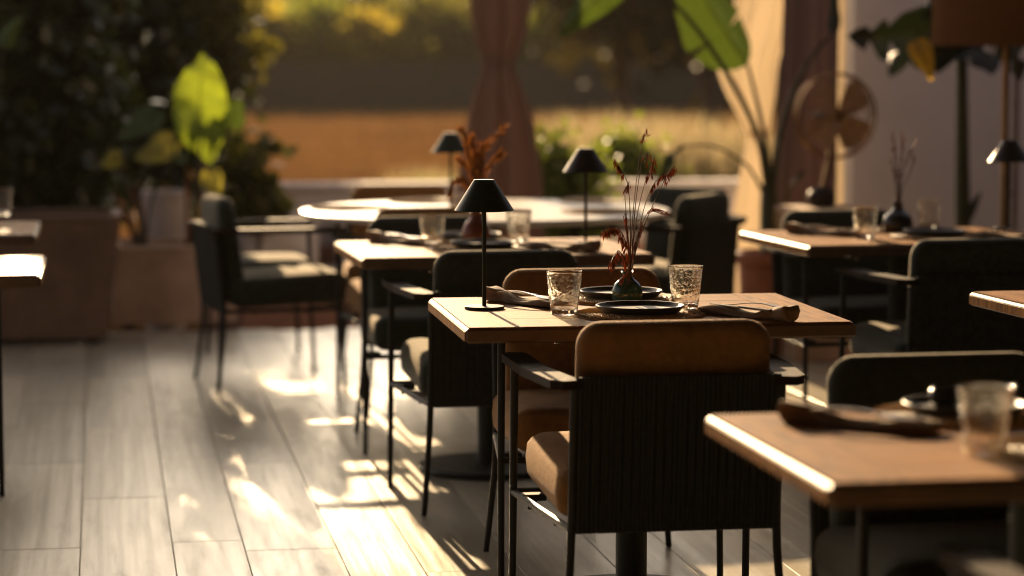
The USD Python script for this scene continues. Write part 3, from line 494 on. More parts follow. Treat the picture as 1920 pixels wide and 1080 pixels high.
plant_leaf(t, [R_(1714, 74, -0.34), R_(1730, 105, -0.36), R_(1748, 152, -0.36)], 0.055, RIGHT + 0.3 * UP, M['leaf_amber'], [R_(1798, 108), R_(1755, 66, -0.25), R_(1714, 74, -0.34)], 0.008, fold=0.2, seed=23)
plant_leaf(t, [R_(1806, 95), R_(1850, 60, -0.1), R_(1890, 95, -0.15), R_(1915, 152, -0.18)], 0.12, RIGHT - FWD, M['leaf_deep'], fold=-0.4, torn=(0.5, 0.75), seed=24)
plant_leaf(t, [R_(1804, 100), R_(1790, 40, 0.15), R_(1755, 0, 0.2), R_(1728, 30, 0.24)], 0.09, RIGHT - FWD, M['leaf_deep'], fold=-0.3, torn=(0.6,), seed=25)
plant_leaf(t, [R_(1806, 96), R_(1820, 92, -0.2), R_(1850, 110, -0.3), R_(1862, 140, -0.35)], 0.10, RIGHT, M['leaf_deep'], fold=-0.3, torn=(0.5,), seed=26)
plant_leaf(t, [R_(1812, 420, -0.05), R_(1826, 385, -0.08), R_(1840, 358, -0.1)], 0.02, RIGHT, M['leaf_deep'], seed=27)
D3 = 10.9; o = at(1876, 97 + 1.4 * FPX / D3, 0)
t = thing('floor_lamp', 'tall floor lamp with a wide brown drum shade at the right edge of the photo', 'floor lamp', o)
zt, zb = Q(1876, -120, D3)[2], Q(1876, 86, D3)[2]; rs = 0.305
part(t, 'lamp_base', lathe([(0, 0), (0.17, 0), (0.172, 0.012), (0.16, 0.022), (0.02, 0.026), (0, 0.026)]), M['iron'])
part(t, 'pole', cyl(0.015, 0.026, zt - 0.02, 14), M['brass'])
part(t, 'lamp_shade', lathe([(rs, zb), (rs + 0.012, zb), (rs + 0.004, (zb + zt) / 2), (rs - 0.01, zt), (rs - 0.014, zt), (rs - 0.002, (zb + zt) / 2), (rs, zb)], 56), M['shade'])
for k in range(3):
    a = k * 2.094; part(t, 'shade_spoke', tube([(0, 0, zt - 0.05), (0.298 * math.cos(a), 0.298 * math.sin(a), zt - 0.05)], 0.003, 6), M['brass'])
o = at(1896, 97 + 1.4 * FPX / 12.2, 0); t = thing('bamboo_pole', 'thin wooden pole standing just behind the floor lamp', 'pole', o)
part(t, 'shaft', tube(bez([(0, 0, 0), (0.005, 0, 0.8), (0, 0, 2.83)], 12), 0.013, 10), M['post'])
for k in range(6): part(t, 'node_ring', cyl(0.0155, 0.3 + 0.42 * k, 0.315 + 0.42 * k, 12), M['post'])
# ledge and fan
D4 = 11.7; lz = Q(1545, 388, D4)[2]; lp = Q(1540, 388, D4)
t = thing('plinth', 'low tan plinth under the brass fan', 'plinth', (lp[0], lp[1], 0)); part(t, 'plinth_body', cbox(-0.16, 0.16, -0.16, 0.16, 0, lz - 0.032, 0.006), M['planter_pale'], False); part(t, 'plinth_top', cbox(-0.175, 0.175, -0.175, 0.175, lz - 0.03, lz, 0.006), M['planter_pale'], False)
t = thing('standing_fan', 'old brass fan with four blades in a round wire cage on the tan plinth', 'fan', (lp[0], lp[1], lz), 8)
fc = Q(1568, 217, D4) - np.array([lp[0], lp[1], lz]); hz = fc[2]; fx = fc[0]
part(t, 'fan_base', lathe([(0, 0), (0.045, 0), (0.06, 0.012), (0.066, 0.04), (0.058, 0.068), (0.035, 0.088), (0.018, 0.094), (0, 0.095)]), M['lamp_dark'])
part(t, 'post', tube(bez([(0, 0, 0.06), (fx * 0.6, 0.02, hz * 0.5), (fx, 0.05, hz - 0.02)], 10), 0.014, 10), M['brass'])
def turned(mesh, y=0.0): rot(mesh, 90, (1, 0, 0)); return mv(mesh, fx, y, hz)
part(t, 'motor', turned(lathe([(0, -0.17), (0.03, -0.165), (0.052, -0.14), (0.056, -0.08), (0.045, -0.05), (0.015, -0.04), (0, -0.04)])), M['iron'])
part(t, 'hub', turned(lathe([(0, -0.03), (0.03, -0.028), (0.034, 0.0), (0.022, 0.018), (0, 0.024)])), M['brass'])
for k in range(4):
    a = 45 + 90 * k; nu, nv = 8, 6; uu = np.linspace(0.024, 0.165, nu); V = np.zeros((nu, nv, 3))
    for i, u in enumerate(uu):
        wd = 0.028 + 0.05 * math.sin(math.pi * min(1, (u - 0.02) / 0.16) * 0.62)
        if i == nu - 1: wd *= 0.6
        for j, s in enumerate(np.linspace(-1, 1, nv)): V[i, j] = (u, s * wd, 0.02 * s + 0.006 * s * s)
    g = grid(V); g2 = g.copy(); mv(g2, 0, 0, 0.002); g2.invert(); g = cat_([g, g2]); rot(g, a); part(t, 'blade', turned(g, -0.005), M['blade'])
a_ = np.linspace(0, 2 * np.pi, 49)
for (r_, y_, w_) in ((0.192, 0.0, 0.0075), (0.192, 0.05, 0.005), (0.13, -0.045, 0.002), (0.06, -0.058, 0.002)): part(t, 'cage_ring', tube(np.stack([fx + r_ * np.cos(a_), np.full(49, y_), hz + r_ * np.sin(a_)], 1), w_, 6, False), M['brass'])
wires = [tube(bez([(fx + r0 * math.cos(b), y0, hz + r0 * math.sin(b)) for r0, y0 in ((0.03, -0.06), (0.12, -0.048), (0.18, -0.022), (0.192, 0.0))], 9), 0.0011, 4) for b in np.linspace(0, 2 * np.pi, 28, endpoint=False)]
part(t, 'cage_wires', cat_(wires), M['brass'], kind='stuff')
part(t, 'back_bracket', tube([(fx, 0.06, hz), (fx, 0.055, hz + 0.1), (fx, 0.05, hz + 0.19)], 0.003, 6), M['brass']); part(t, 'pull_chain', tube([(fx - 0.045, 0.03, hz - 0.05), (fx - 0.048, 0.03, 0.12)], 0.0015, 5), M['brass'])

# ---------------------------------------------------------------- furniture
TOP = 0.75
def square_table(label, loc, rz, group):
    t = thing('square_table', label, 'table', loc, rz, group); W, Dp, T = 0.95, 0.76, 0.038; b = 0.13
    top = part(t, 'tabletop', cbox(-W / 2, W / 2, -Dp / 2, Dp / 2, TOP - T, TOP - 0.003, 0.0055), M['groove'], False)
    e = 0.008
    for s in (-1, 1):
        x0, x1 = (-W / 2 + e, -W / 2 + b) if s < 0 else (W / 2 - b, W / 2 - e); part(top, 'border_plank', box(x0, x1, -Dp / 2 + e, Dp / 2 - e, TOP - 0.006, TOP), M['wood_side'], False)
    n = 8; ys = np.linspace(-Dp / 2 + e, Dp / 2 - e, n + 1)
    for k in range(n): part(top, 'plank', box(-W / 2 + b + 0.0009, W / 2 - b - 0.0009, ys[k] + 0.0007, ys[k + 1] - 0.0007, TOP - 0.006, TOP - 0.0003 * (k % 2)), M['wood'], False)
    for s in (-1, 1):
        part(top, 'edge_band', cbox(s * W / 2 - 0.001 if s > 0 else -W / 2 - 0.003, s * W / 2 + 0.003 if s > 0 else -W / 2 + 0.001, -Dp / 2 + 0.007, Dp / 2 - 0.007, TOP - T + 0.004, TOP - 0.010, 0.001), M['wood'], False)
    part(t, 'underframe', cbox(-0.26, 0.26, -0.2, 0.2, TOP - T - 0.022, TOP - T - 0.001, 0.003), M['iron'], False)
    part(t, 'pedestal', cyl(0.04, 0.022, TOP - T - 0.023, 28), M['iron_green'])
    part(t, 'base_disc', lathe([(0, 0), (0.236, 0), (0.24, 0.004), (0.24, 0.017), (0.235, 0.021), (0.05, 0.022), (0, 0.022)], 56), M['iron_green'])
    for sx_ in (-1, 1):
        for sy_ in (-1, 1): part(t, 'bolt', cyl(0.008, TOP - T - 0.028, TOP - T - 0.0225, 8, sx_ * 0.22, sy_ * 0.16), M['steel'])
    return t
def round_table(label, loc, rz, group):
    t = thing('round_table', label, 'table', loc, rz, group); R0 = 0.765
    part(t, 'tabletop', lathe([(0, TOP - 0.026), (R0 - 0.02, TOP - 0.026), (R0 - 0.004, TOP - 0.018), (R0, TOP - 0.008), (R0 - 0.002, TOP - 0.002), (R0 - 0.006, TOP), (0, TOP)], 96), M['white_top'])
    part(t, 'pedestal', cyl(0.06, 0.024, TOP - 0.028, 28), M['iron_green']); part(t, 'base_disc', lathe([(0, 0), (0.34, 0), (0.345, 0.006), (0.34, 0.022), (0.06, 0.024), (0, 0.024)], 56), M['iron_green']); return t
def chair_builder(fab):
    def build(label, loc, rz, group):
        t = thing('dining_chair', label, 'chair', loc, rz, group); F = M[fab]; I = M['iron']
        seat = rot(pillow(0.52, 0.50, 0.125, 0.05, 0.045, 0.012), 0); rot(seat, 2, (1, 0, 0)); part(t, 'seat_cushion', mv(seat, 0, 0.02, 0.415), F)
        bk = pillow(0.445, 0.40, 0.075, 0.056, 0.034, 0.012); rot(bk, 90, (1, 0, 0)); rot(bk, 7, (1, 0, 0)); part(t, 'back_cushion', mv(bk, 0, -0.222, 0.602), F)
        # cord panel at the back: two rails with upright cords wound over them
        zl, zh, yl, yh, hw = 0.335, 0.675, -0.262, -0.297, 0.228
        n = 44; cords = []
        for k in range(n):
            x = -hw + 2 * hw * (k + 0.5) / n; x += 0.0009 * math.sin(k * 5.3); wob = 0.0022 * math.sin(k * 2.7); zl = 0.335 + 0.0008 * math.sin(k * 7.1)
            cords.append(tube([(x, yl - 0.006, zl - 0.007), (x + wob, (yl + yh) / 2 - 0.009, (zl + zh) / 2), (x, yh - 0.006, zh + 0.008)], 0.0049, 6))
            cords.append(tube([(x + 0.004, yl + 0.012, zl - 0.008), (x + 0.004, yh + 0.012, zh + 0.004)], 0.0049, 5))
        zl = 0.335; part(t, 'back_liner', hull([(x_, y_ + o_, z_) for x_ in (-hw, hw) for y_, z_ in ((yl, zl - 0.006), (yh, zh)) for o_ in (0.001, 0.005)]), M['cord'], False); part(t, 'cord_panel', cat_(cords), M['cord'], kind='stuff')
        fr = part(t, 'back_frame', tube([(-hw - 0.006, yl, zl), (hw + 0.006, yl, zl)], 0.0105, 8), I); part(fr, 'top_rail', tube([(-hw - 0.006, yh, zh), (hw + 0.006, yh, zh)], 0.008, 8), I)
        for s in (-1, 1):
            part(t, 'rear_leg', tube(bez([(s * (hw + 0.008), yh, zh + 0.004), (s * (hw + 0.008), yl, zl), (s * (hw + 0.02), -0.275, 0.15), (s * (hw + 0.034), -0.292, 0.0)], 14), np.linspace(0.0105, 0.0085, 13), 10), I)
            part(t, 'front_leg', tube(bez([(s * 0.288, 0.215, 0.655), (s * 0.29, 0.222, 0.34), (s * 0.292, 0.236, 0.0)], 10), np.linspace(0.0105, 0.0085, 11), 10), I)
            # flat arm: an extruded bent strip
            prof = Polygon([(s * 0.222, -0.30), (s * 0.262, -0.315), (s * 0.285, -0.29), (s * 0.312, -0.05), (s * 0.314, 0.21), (s * 0.305, 0.232), (s * 0.272, 0.232), (s * 0.264, 0.21), (s * 0.262, -0.05), (s * 0.236, -0.262), (s * 0.222, -0.27)]).buffer(0.006)
            arm = trimesh.creation.extrude_polygon(prof, 0.02); part(t, 'armrest', mv(arm, 0, 0, 0.658), M['arm'], 40)
            rail = part(t, 'side_rail', tube([(s * 0.29, 0.222, 0.34), (s * (hw + 0.01), yl, 0.335)], 0.009, 8), I)
            for q in (0.3, 0.75): part(rail, 'screw', cyl(0.005, 0.322, 0.334, 8, s * (0.29 - 0.054 * q), 0.222 - 0.48 * q), I)
            br = part(t, 'seat_bracket', cbox(min(s * 0.225, s * 0.285), max(s * 0.225, s * 0.285), 0.12, 0.16, 0.333, 0.349, 0.003), I, False); part(br, 'bolt', cyl(0.005, 0.323, 0.332, 8, s * 0.25, 0.14), I)
        part(t, 'front_rail', tube([(-0.288, 0.222, 0.34), (0.288, 0.222, 0.34)], 0.009, 8), I); return t
    return build
green, tan = chair_builder('green_fabric'), chair_builder('tan_fabric')
def rz2(v, deg): a = math.radians(deg); return np.array([v[0] * math.cos(a) - v[1] * math.sin(a), v[0] * math.sin(a) + v[1] * math.cos(a), 0])
def chair(kind, label, px, py, rz, group='dining chairs'):
    p = at(px, py, 0.80); c = p - rz2((0, -0.245), rz); return put(kind + '_chair', green if kind == 'green' else tan, label, (c[0], c[1], 0), rz, group)
def quad_table(label, fl, rz):
    """Table whose front left top corner shows at the pixel fl."""
    p = at(*fl, TOP); c = p - rz2((-0.475, -0.38), rz); put('square_table', square_table, label, (c[0], c[1], 0), rz, 'square wooden tables'); return np.array([c[0], c[1], 0])
TB = quad_table('square wooden table in the middle, in sharp focus, set with lamp, vase and two glasses', (874, 615), -0.6)
TA = quad_table('square table behind the middle one, with the amber vase and a dark lamp', (680, 484), 1.6)
TD = quad_table('square wooden table at the lower right corner with one glass', (1556, 907), 0.8)
TE = quad_table('square table at the right before the grey wall, with a black vase and two glasses', (1516, 461), 3.5)
p = at(1817, 546, TOP); c = p - rz2((-0.475, 0.38), 3); put('square_table', square_table, 'bare wooden table corner at the right edge, above the lower right chair', (c[0], c[1], 0), 3, 'square wooden tables')
p = at(75, 516, TOP); c = p - rz2((0.475, -0.38), 0); put('square_table', square_table, 'square table cut by the left edge, nearer of the two there', (c[0], c[1], 0), 0, 'square wooden tables')
p = at(66, 440, TOP); c = p - rz2((0.475, -0.38), 0); put('square_table', square_table, 'square table cut by the left edge, farther of the two there', (c[0], c[1], 0), 0, 'square wooden tables')
p = at(910, 392, TOP); round_table('large round pale-topped table in the background before the tied curtain', (p[0], p[1], 0), 0, None); TR = p
chair('tan', 'tan chair with its back to the camera at the middle table, in front', 1264, 601, 0)
chair('tan', 'tan chair on the far side of the middle table, facing the camera', 1090, 503, 179)
chair('green', 'dark green chair with its back to the camera, at the table with the amber vase', 949, 469, 1.5)
chair('green', 'dark green chair on the far side of the table with the amber vase', 802, 405, 181)
chair('green', 'green chair seen from the side on the open floor at left, facing right', 405, 367, -82)

chair('tan', 'chair with its back to the camera at the near edge of the round table', 808, 388, 4)
chair('tan', 'chair beyond the far left edge of the round table', 750, 346, 176)
chair('green', 'dark green chair turned away at the right end of the round table', 1320, 364, 52)
chair('green', 'dark chair at the far right of the round table, behind the turned-away one', 1292, 350, 128)
chair('green', 'dark chair behind the lower right table, facing the camera', 1752, 663, 180.5)
def stool(label, loc, rz):
    t = thing('low_stool', label, 'stool', loc, rz)
    part(t, 'seat_cushion', mv(pillow(0.46, 0.46, 0.09, 0.05, 0.035, 0.012), 0, 0, 0.415), M['green_fabric'])
    for sx_ in (-1, 1):
        for sy_ in (-1, 1): part(t, 'leg', tube([(sx_ * 0.2, sy_ * 0.2, 0.366), (sx_ * 0.215, sy_ * 0.215, 0.0)], [0.011, 0.009], 10), M['iron'])
    for s_ in (-1, 1): part(t, 'rail', cbox(-0.2, 0.2, s_ * 0.2 - 0.009, s_ * 0.2 + 0.009, 0.34, 0.358, 0.003), M['iron'], False)
p = at(486, 482, 0.46); stool('low green stool with a sunlit seat behind the side-on chair', (p[0], p[1], 0), 5)
p = at(960 + 0.97 * FPX / 3.62, 97 + 1.4 * FPX / 3.62, 0); put('green_chair', green, 'dark chair in front of the lower right table, mostly out of the photo', (p[0], p[1], 0), 1, 'dining chairs')
chair('green', 'dark chair with its back to the camera at the right table, before the black vase', 1832, 447, 3)
chair('green', 'dark green chair on the far side of the right table, beside the paddle-leaved plant', 1570, 393, 184)
p = at(4, 930, 0); put('green_chair', green, 'dark chair at the left edge of which only one leg shows', (p[0] - 0.292, p[1] + 0.236, 0), 180, 'dining chairs')

# ---------------------------------------------------------------- table settings
Z1 = TOP + 0.0005
def table_lamp_builder(metal, kind):
    def build(label, loc, rz, group):
        t = thing('table_lamp', label, 'lamp', loc, rz, group); m_ = M[metal]
        part(t, 'lamp_base', lathe([(0, 0), (0.0495, 0), (0.0505, 0.001), (0.0505, 0.006), (0.0495, 0.007), (0.008, 0.0075), (0, 0.0075)], 48), m_)
        part(t, 'stem', cyl(0.0055, 0.0075, 0.3, 16), m_)
        part(t, 'lamp_shade', lathe([(0.0, 0.328), (0.025, 0.328), (0.027, 0.3265), (0.0755, 0.2505), (0.0745, 0.2495), (0.0735, 0.2505), (0.025, 0.3245), (0.0, 0.325)], 56), m_)
        part(t, 'light_plate', cyl(0.03, 0.296, 0.3, 24), M['lamp_inside']); return t
    return build
def tl(kind, label, px, py):
    p = at(px, py, TOP); put(kind, table_lamp_builder('lamp_metal' if kind == 'lamp_g' else 'lamp_dark', kind), label, (p[0], p[1], Z1), 0, 'cordless table lamps')
tl('lamp_g', 'dark green table lamp with cone shade, nearest and in sharp focus', 908, 579)
tl('lamp_d', 'dark brown table lamp behind the dried stems, on the table with the amber vase', 1098, 462)
tl('lamp_g', 'small dark table lamp on the round table, left of the tied curtain', 845, 403)
tl('lamp_d', 'dark table lamp on the right table before the grey wall', 1890, 431)
def tumbler(label, loc, rz, group):
    t = thing('drinking_glass', label, 'glass', loc, rz, group); out, inn = [], []
    for z in np.linspace(0, 0.106, 14): out.append((0.0325 + 0.0125 * (z / 0.106), z))
    for z in np.linspace(0.105, 0.016, 12): inn.append((0.0300 + 0.0125 * (z / 0.106), z))
    part(t, 'glass_body', lathe([(0, 0.001), (0.030, 0.0)] + out + [(0.0445, 0.1072)] + inn + [(0.027, 0.0125), (0, 0.0115)], 56), M['glass'], 50); return t
for px, py, lab in ((1058, 589, 'bubbled drinking glass left of the green vase on the middle table'), (1285, 577, 'bubbled drinking glass right of the green vase on the middle table'), (811, 463, 'drinking glass left of the amber vase'), (973, 452, 'drinking glass right of the amber vase'),
                    (1622, 447, 'drinking glass left of the black vase on the right table'), (1742, 430, 'drinking glass right of the black vase on the right table'), (1846, 848, 'drinking glass on the lower right table'), (4, 404, 'small glass on the farther table at the left edge')):
    p = at(px, py, TOP); put('glass', tumbler, lab, (p[0], p[1], Z1), (px * 37) % 360, 'bubbled drinking glasses')
def placemat(label, loc, rz, group):
    t = thing('placemat', label, 'placemat', loc, rz, group); rings = []; rng = np.random.default_rng(4)
    part(t, 'mat_backing', cyl(0.155, 0.0, 0.0015, 48), M['straw'])
    for k in range(13):
        r_ = 0.152 - k * 0.0118; n = max(14, int(r_ * 2 * np.pi / 0.0075)); a = np.linspace(0, 2 * np.pi, n * 3 + 1)
        rad = 0.0056 + 0.0016 * np.sin(np.arange(len(a)) * 2 * np.pi / 3) + rng.uniform(-0.0005, 0.0005, len(a))
        rings.append(tube(np.stack([r_ * np.cos(a), r_ * np.sin(a), 0.0045 + 0.0012 * np.sin(np.arange(len(a)) * 2.1)], 1), rad * 0.72, 5, False))
    part(t, 'straw_braids', cat_(rings), M['straw'], kind='stuff')
    st = [tube([(0.15 * math.cos(b), 0.15 * math.sin(b), 0.005), ((0.158 + rng.uniform(0, 0.007)) * math.cos(b + rng.uniform(-0.03, 0.03)), (0.158 + rng.uniform(0, 0.007)) * math.sin(b), 0.003 + rng.uniform(0, 0.006))], 0.0009, 4) for b in np.linspace(0, 6.28, 170)]
    part(t, 'loose_straws', cat_(st), M['straw'], kind='stuff'); return t
def plate(label, loc, rz, group):
    t = thing('dinner_plate', label, 'plate', loc, rz, group)
    part(t, 'plate_body', lathe([(0, 0), (0.085, 0), (0.098, 0.003), (0.108, 0.012), (0.1095, 0.0165), (0.108, 0.0182), (0.1045, 0.0175), (0.1, 0.011), (0.092, 0.0075), (0, 0.007)], 72), M['plate']); return t
def setting(px, py, lm, lp_):
    p = at(px, py, TOP)
    if lm: put('mat', placemat, lm, (p[0], p[1], Z1), (px * 7) % 360, 'round woven placemats')
    if lp_: put('plate', plate, lp_, (p[0], p[1], Z1 + (0.0095 if lm else 0)), 0, 'dark stoneware plates')
setting(1200, 592, 'woven straw placemat under the front plate of the middle table', 'dark plate in front of the green vase')
setting(1164, 563, 'woven straw placemat at the far side of the middle table', 'dark plate behind the green vase')
setting(905, 468, 'woven placemat in front of the amber vase', 'dark plate in front of the amber vase')
setting(880, 452, 'woven placemat behind the amber vase', 'dark plate behind the amber vase')
setting(1752, 445, 'woven placemat at the near side of the right table', 'dark plate at the near side of the right table')
setting(1700, 433, 'woven placemat beside the black vase, far side of the right table', None)
setting(1808, 782, 'woven straw placemat at the far side of the lower right table', 'dark plate at the far side of the lower right table')
setting(2035, 850, 'woven straw placemat cut by the right edge on the lower right table', None)
setting(1120, 378, 'placemat at the far side of the round table', None); setting(1128, 398, 'placemat at the near right side of the round table', None); setting(655, 391, 'placemat at the left end of the round table', None); setting(800, 378, 'placemat on the round table near the small lamp', None)
def vase_builder(gl, prof):
    def build(label, loc, rz, group):
        t = thing('vase', label, 'vase', loc, rz, group); pr = bez([(r_, z_, 0) for r_, z_ in prof], 40)[:, :2]; pr[:, 0] = np.maximum(pr[:, 0], 0)
        neck = pr[-1]; inner = [(neck[0] - 0.003, neck[1] - 0.001), (neck[0] - 0.004, neck[1] - 0.02), (0, neck[1] - 0.022)]
        b_ = part(t, 'vase_body', lathe([(0, 0)] + [tuple(q) for q in pr] + inner, 56), gl); part(b_, 'lip', mv(trimesh.creation.torus(neck[0] - 0.0005, 0.0022, 40, 10), 0, 0, neck[1]), gl); return t
    return build
pB = at(1176, 571, TOP); VB = np.array([pB[0], pB[1], Z1])
vb = vase_builder(M['vase_green'], [(0.026, 0.0), (0.037, 0.012), (0.040, 0.032), (0.034, 0.052), (0.019, 0.066), (0.014, 0.074), (0.0145, 0.084)])('squat glossy green bottle vase on the middle table', VB, 0, None)
pA = at(893, 456, TOP); VA = np.array([pA[0], pA[1], Z1]); vase_builder(M['vase_amber'], [(0.035, 0.0), (0.047, 0.012), (0.05, 0.035), (0.042, 0.062), (0.026, 0.082), (0.02, 0.094), (0.022, 0.106)])('round amber brown vase on the table behind the middle one', VA, 0, None)
pE = at(1683, 437, TOP); VE = np.array([pE[0], pE[1], Z1]); vase_builder(M['vase_black'], [(0.035, 0.0), (0.05, 0.012), (0.054, 0.036), (0.046, 0.062), (0.024, 0.082), (0.017, 0.096), (0.018, 0.112)])('round black vase with twigs on the right table', VE, 0, None)
p = at(1772, 778, TOP); vase_builder(M['vase_black'], [(0.025, 0.0), (0.03, 0.008), (0.031, 0.016), (0.028, 0.024), (0.024, 0.028)])('small dark dish at the far side of the lower right table', (p[0], p[1], Z1 + 0.02), 0, None)
p = at(866, 391, TOP); single('serving_bowl', mv(lathe([(0, 0), (0.03, 0), (0.05, 0.02), (0.066, 0.055), (0.068, 0.06), (0.064, 0.06), (0.047, 0.024), (0, 0.008)]), p[0], p[1], Z1), M['pot_white'], 'small white bowl on the round table behind the amber vase', 'bowl')

# dried stems
SEED = np.array([[0, 0, 0], [0.2, 0.35, 0], [0, 0.4, 0.16], [-0.2, 0.35, 0], [0, 0.4, -0.16], [0, 1, 0.0]]); SEED_F = np.array([[0, 1, 2], [0, 2, 3], [0, 3, 4], [0, 4, 1], [5, 2, 1], [5, 3, 2], [5, 4, 3], [5, 1, 4]])
def seeds_dir(P, Dn, size, rng, fat=1.0):
    V, Fc = [], []
    for k, (q, d) in enumerate(zip(P, Dn)):
        d = d / np.linalg.norm(d); x = np.cross(d, rng.normal(size=3)); x /= np.linalg.norm(x); z = np.cross(x, d); s = size * rng.uniform(0.7, 1.25)
        V.append(q + (SEED * [fat, 1, fat]) @ np.stack([x, d, z]) * s); Fc.append(SEED_F + 6 * k)
    return trimesh.Trimesh(np.vstack(V), np.vstack(Fc), process=False)
def dried(name, label, base, depth, stems, seed, seedmat, r=0.0014, full=2.5, big=1.1, fat=0.62):
    stems = [(a_, max(0.12, b_ - 0.14), c_, d_, e_, f_) for a_, b_, c_, d_, e_, f_ in stems]
    """stems: (pixel path from the vase mouth outwards, where the seeds start along it, number of seeds, their size, how far they hang, depth change)."""
    rng = np.random.default_rng(seed); t = thing(name, label, 'dried flowers', base)
    for path, start, n, size, hang, dd in stems:
        n, size = int(n * full), size * big
        pts = [Q(x, y, depth + dd * k / (len(path) - 1)) - base for k, (x, y) in enumerate(path)]; S = bez(pts, 22); s = part(t, 'stalk', tube(S, np.linspace(r, r * 0.4, len(S)), 6), M['stalk'])
        if n:
            u = rng.uniform(start, 1, n); u[0] = 1.0; idx = u * (len(S) - 1); i0 = np.minimum(idx.astype(int), len(S) - 2); P = S[i0] + (S[i0 + 1] - S[i0]) * (idx - i0)[:, None]
            T = S[i0 + 1] - S[i0]; T /= np.linalg.norm(T, axis=1, keepdims=True); out = rng.normal(size=(n, 3)); out *= 0.55 / np.linalg.norm(out, axis=1, keepdims=True)
            if hang > 0: off = out * 0.014 * hang + [0, 0, -0.010 * hang]; Dn = np.array([0, 0, -1.0]) + out * 0.5
            else: off = out * 0.004; Dn = T + out
            part(s, 'seed_head', seeds_dir(P + off, Dn, size, rng, fat), seedmat, False)
            if hang > 0: part(s, 'seed_threads', cat_([tube([a_, (a_ + b_) / 2 + [0, 0, 0.002], b_], 0.0004, 4) for a_, b_ in zip(P, P + off)]), M['stalk'], kind='stuff')
    return t
mo = (1181, 524)
dried('seed_stem_bunch', 'dried brown seed stems standing in the green vase', VB + [0, 0, 0.0625], 6.56, [
    ([mo, (1184, 440), (1192, 350), (1203, 275), (1213, 250)], 0.9, 7, 0.014, 0.0, 0.02), ([mo, (1182, 430), (1178, 350), (1165, 320), (1152, 298)], 0.82, 14, 0.015, 0.35, -0.05), ([mo, (1190, 430), (1207, 350), (1220, 318), (1226, 292)], 0.8, 10, 0.016, 0.9, 0.05),
    ([mo, (1196, 440), (1214, 370), (1236, 332), (1266, 312)], 0.72, 24, 0.015, 0.3, 0.06), ([mo, (1194, 460), (1208, 410), (1224, 394), (1248, 400)], 0.72, 26, 0.011, 0.0, 0.02), ([mo, (1178, 470), (1162, 430), (1146, 424), (1128, 432)], 0.35, 44, 0.016, 0.8, -0.06), ([mo, (1176, 495), (1160, 470), (1150, 482), (1146, 492)], 0.5, 16, 0.015, 0.7, -0.09),
    ([mo, (1180, 470), (1176, 430), (1172, 400)], 0.5, 22, 0.014, 0.2, 0.03), ([mo, (1198, 450), (1226, 380), (1250, 330), (1258, 316)], 0.86, 9, 0.014, 0.6, -0.02), ([mo, (1186, 470), (1196, 440), (1204, 415)], 0.35, 26, 0.013, 0.3, 0.04), ([mo, (1177, 500), (1168, 480), (1160, 470)], 0.2, 20, 0.014, 0.4, 0.0), ([mo, (1174, 400), (1172, 360), (1180, 340)], 0.85, 8, 0.014, 0.5, 0.05),
    ([mo, (1173, 510), (1168, 514), (1163, 520)], 0.6, 10, 0.012, 0.5, -0.03), ([mo, (1192, 380), (1205, 300), (1216, 285)], 0.92, 4, 0.015, 1.4, -0.04)], 31, M['seed'])
mo = (893, 402)
dried('plume_bunch', 'dried golden plumes standing in the amber vase', VA + [0, 0, 0.075], 8.72, [
    ([mo, (890, 340), (880, 290), (866, 246)], 0.45, 70, 0.026, 0.0, 0.0), ([mo, (896, 330), (908, 280), (944, 240)], 0.5, 60, 0.024, 0.0, 0.04), ([mo, (886, 360), (868, 330), (848, 338), (842, 358)], 0.5, 60, 0.024, 0.3, -0.05), ([mo, (893, 340), (892, 300), (884, 262)], 0.4, 70, 0.026, 0.0, 0.03),
    ([mo, (900, 350), (918, 310), (938, 290)], 0.5, 50, 0.024, 0.0, -0.03), ([mo, (890, 350), (880, 320), (862, 300)], 0.4, 50, 0.024, 0.0, 0.05), ([mo, (897, 350), (902, 310), (905, 275)], 0.4, 60, 0.024, 0.0, -0.02)], 32, M['pampas'], 0.0016, 2.0, 1.15, 0.5)
mo = (1685, 390)
dried('twig_bunch', 'bare reddish twigs standing in the black vase', VE + [0, 0, 0.085], 9.15, [
    ([mo, (1684, 340), (1678, 290), (1673, 252)], 0.5, 14, 0.016, 0.0, 0.0), ([mo, (1690, 340), (1700, 300), (1718, 262)], 0.5, 14, 0.016, 0.0, 0.03), ([mo, (1687, 340), (1690, 300), (1694, 258)], 0.5, 14, 0.016, 0.0, -0.03), ([mo, (1694, 350), (1708, 320), (1714, 290)], 0.5, 10, 0.014, 0.0, 0.02), ([mo, (1680, 350), (1676, 320), (1670, 300)], 0.5, 10, 0.014, 0.0, -0.02)], 33, M['seed'], 0.0026, 1.5, 1.1, 0.7)

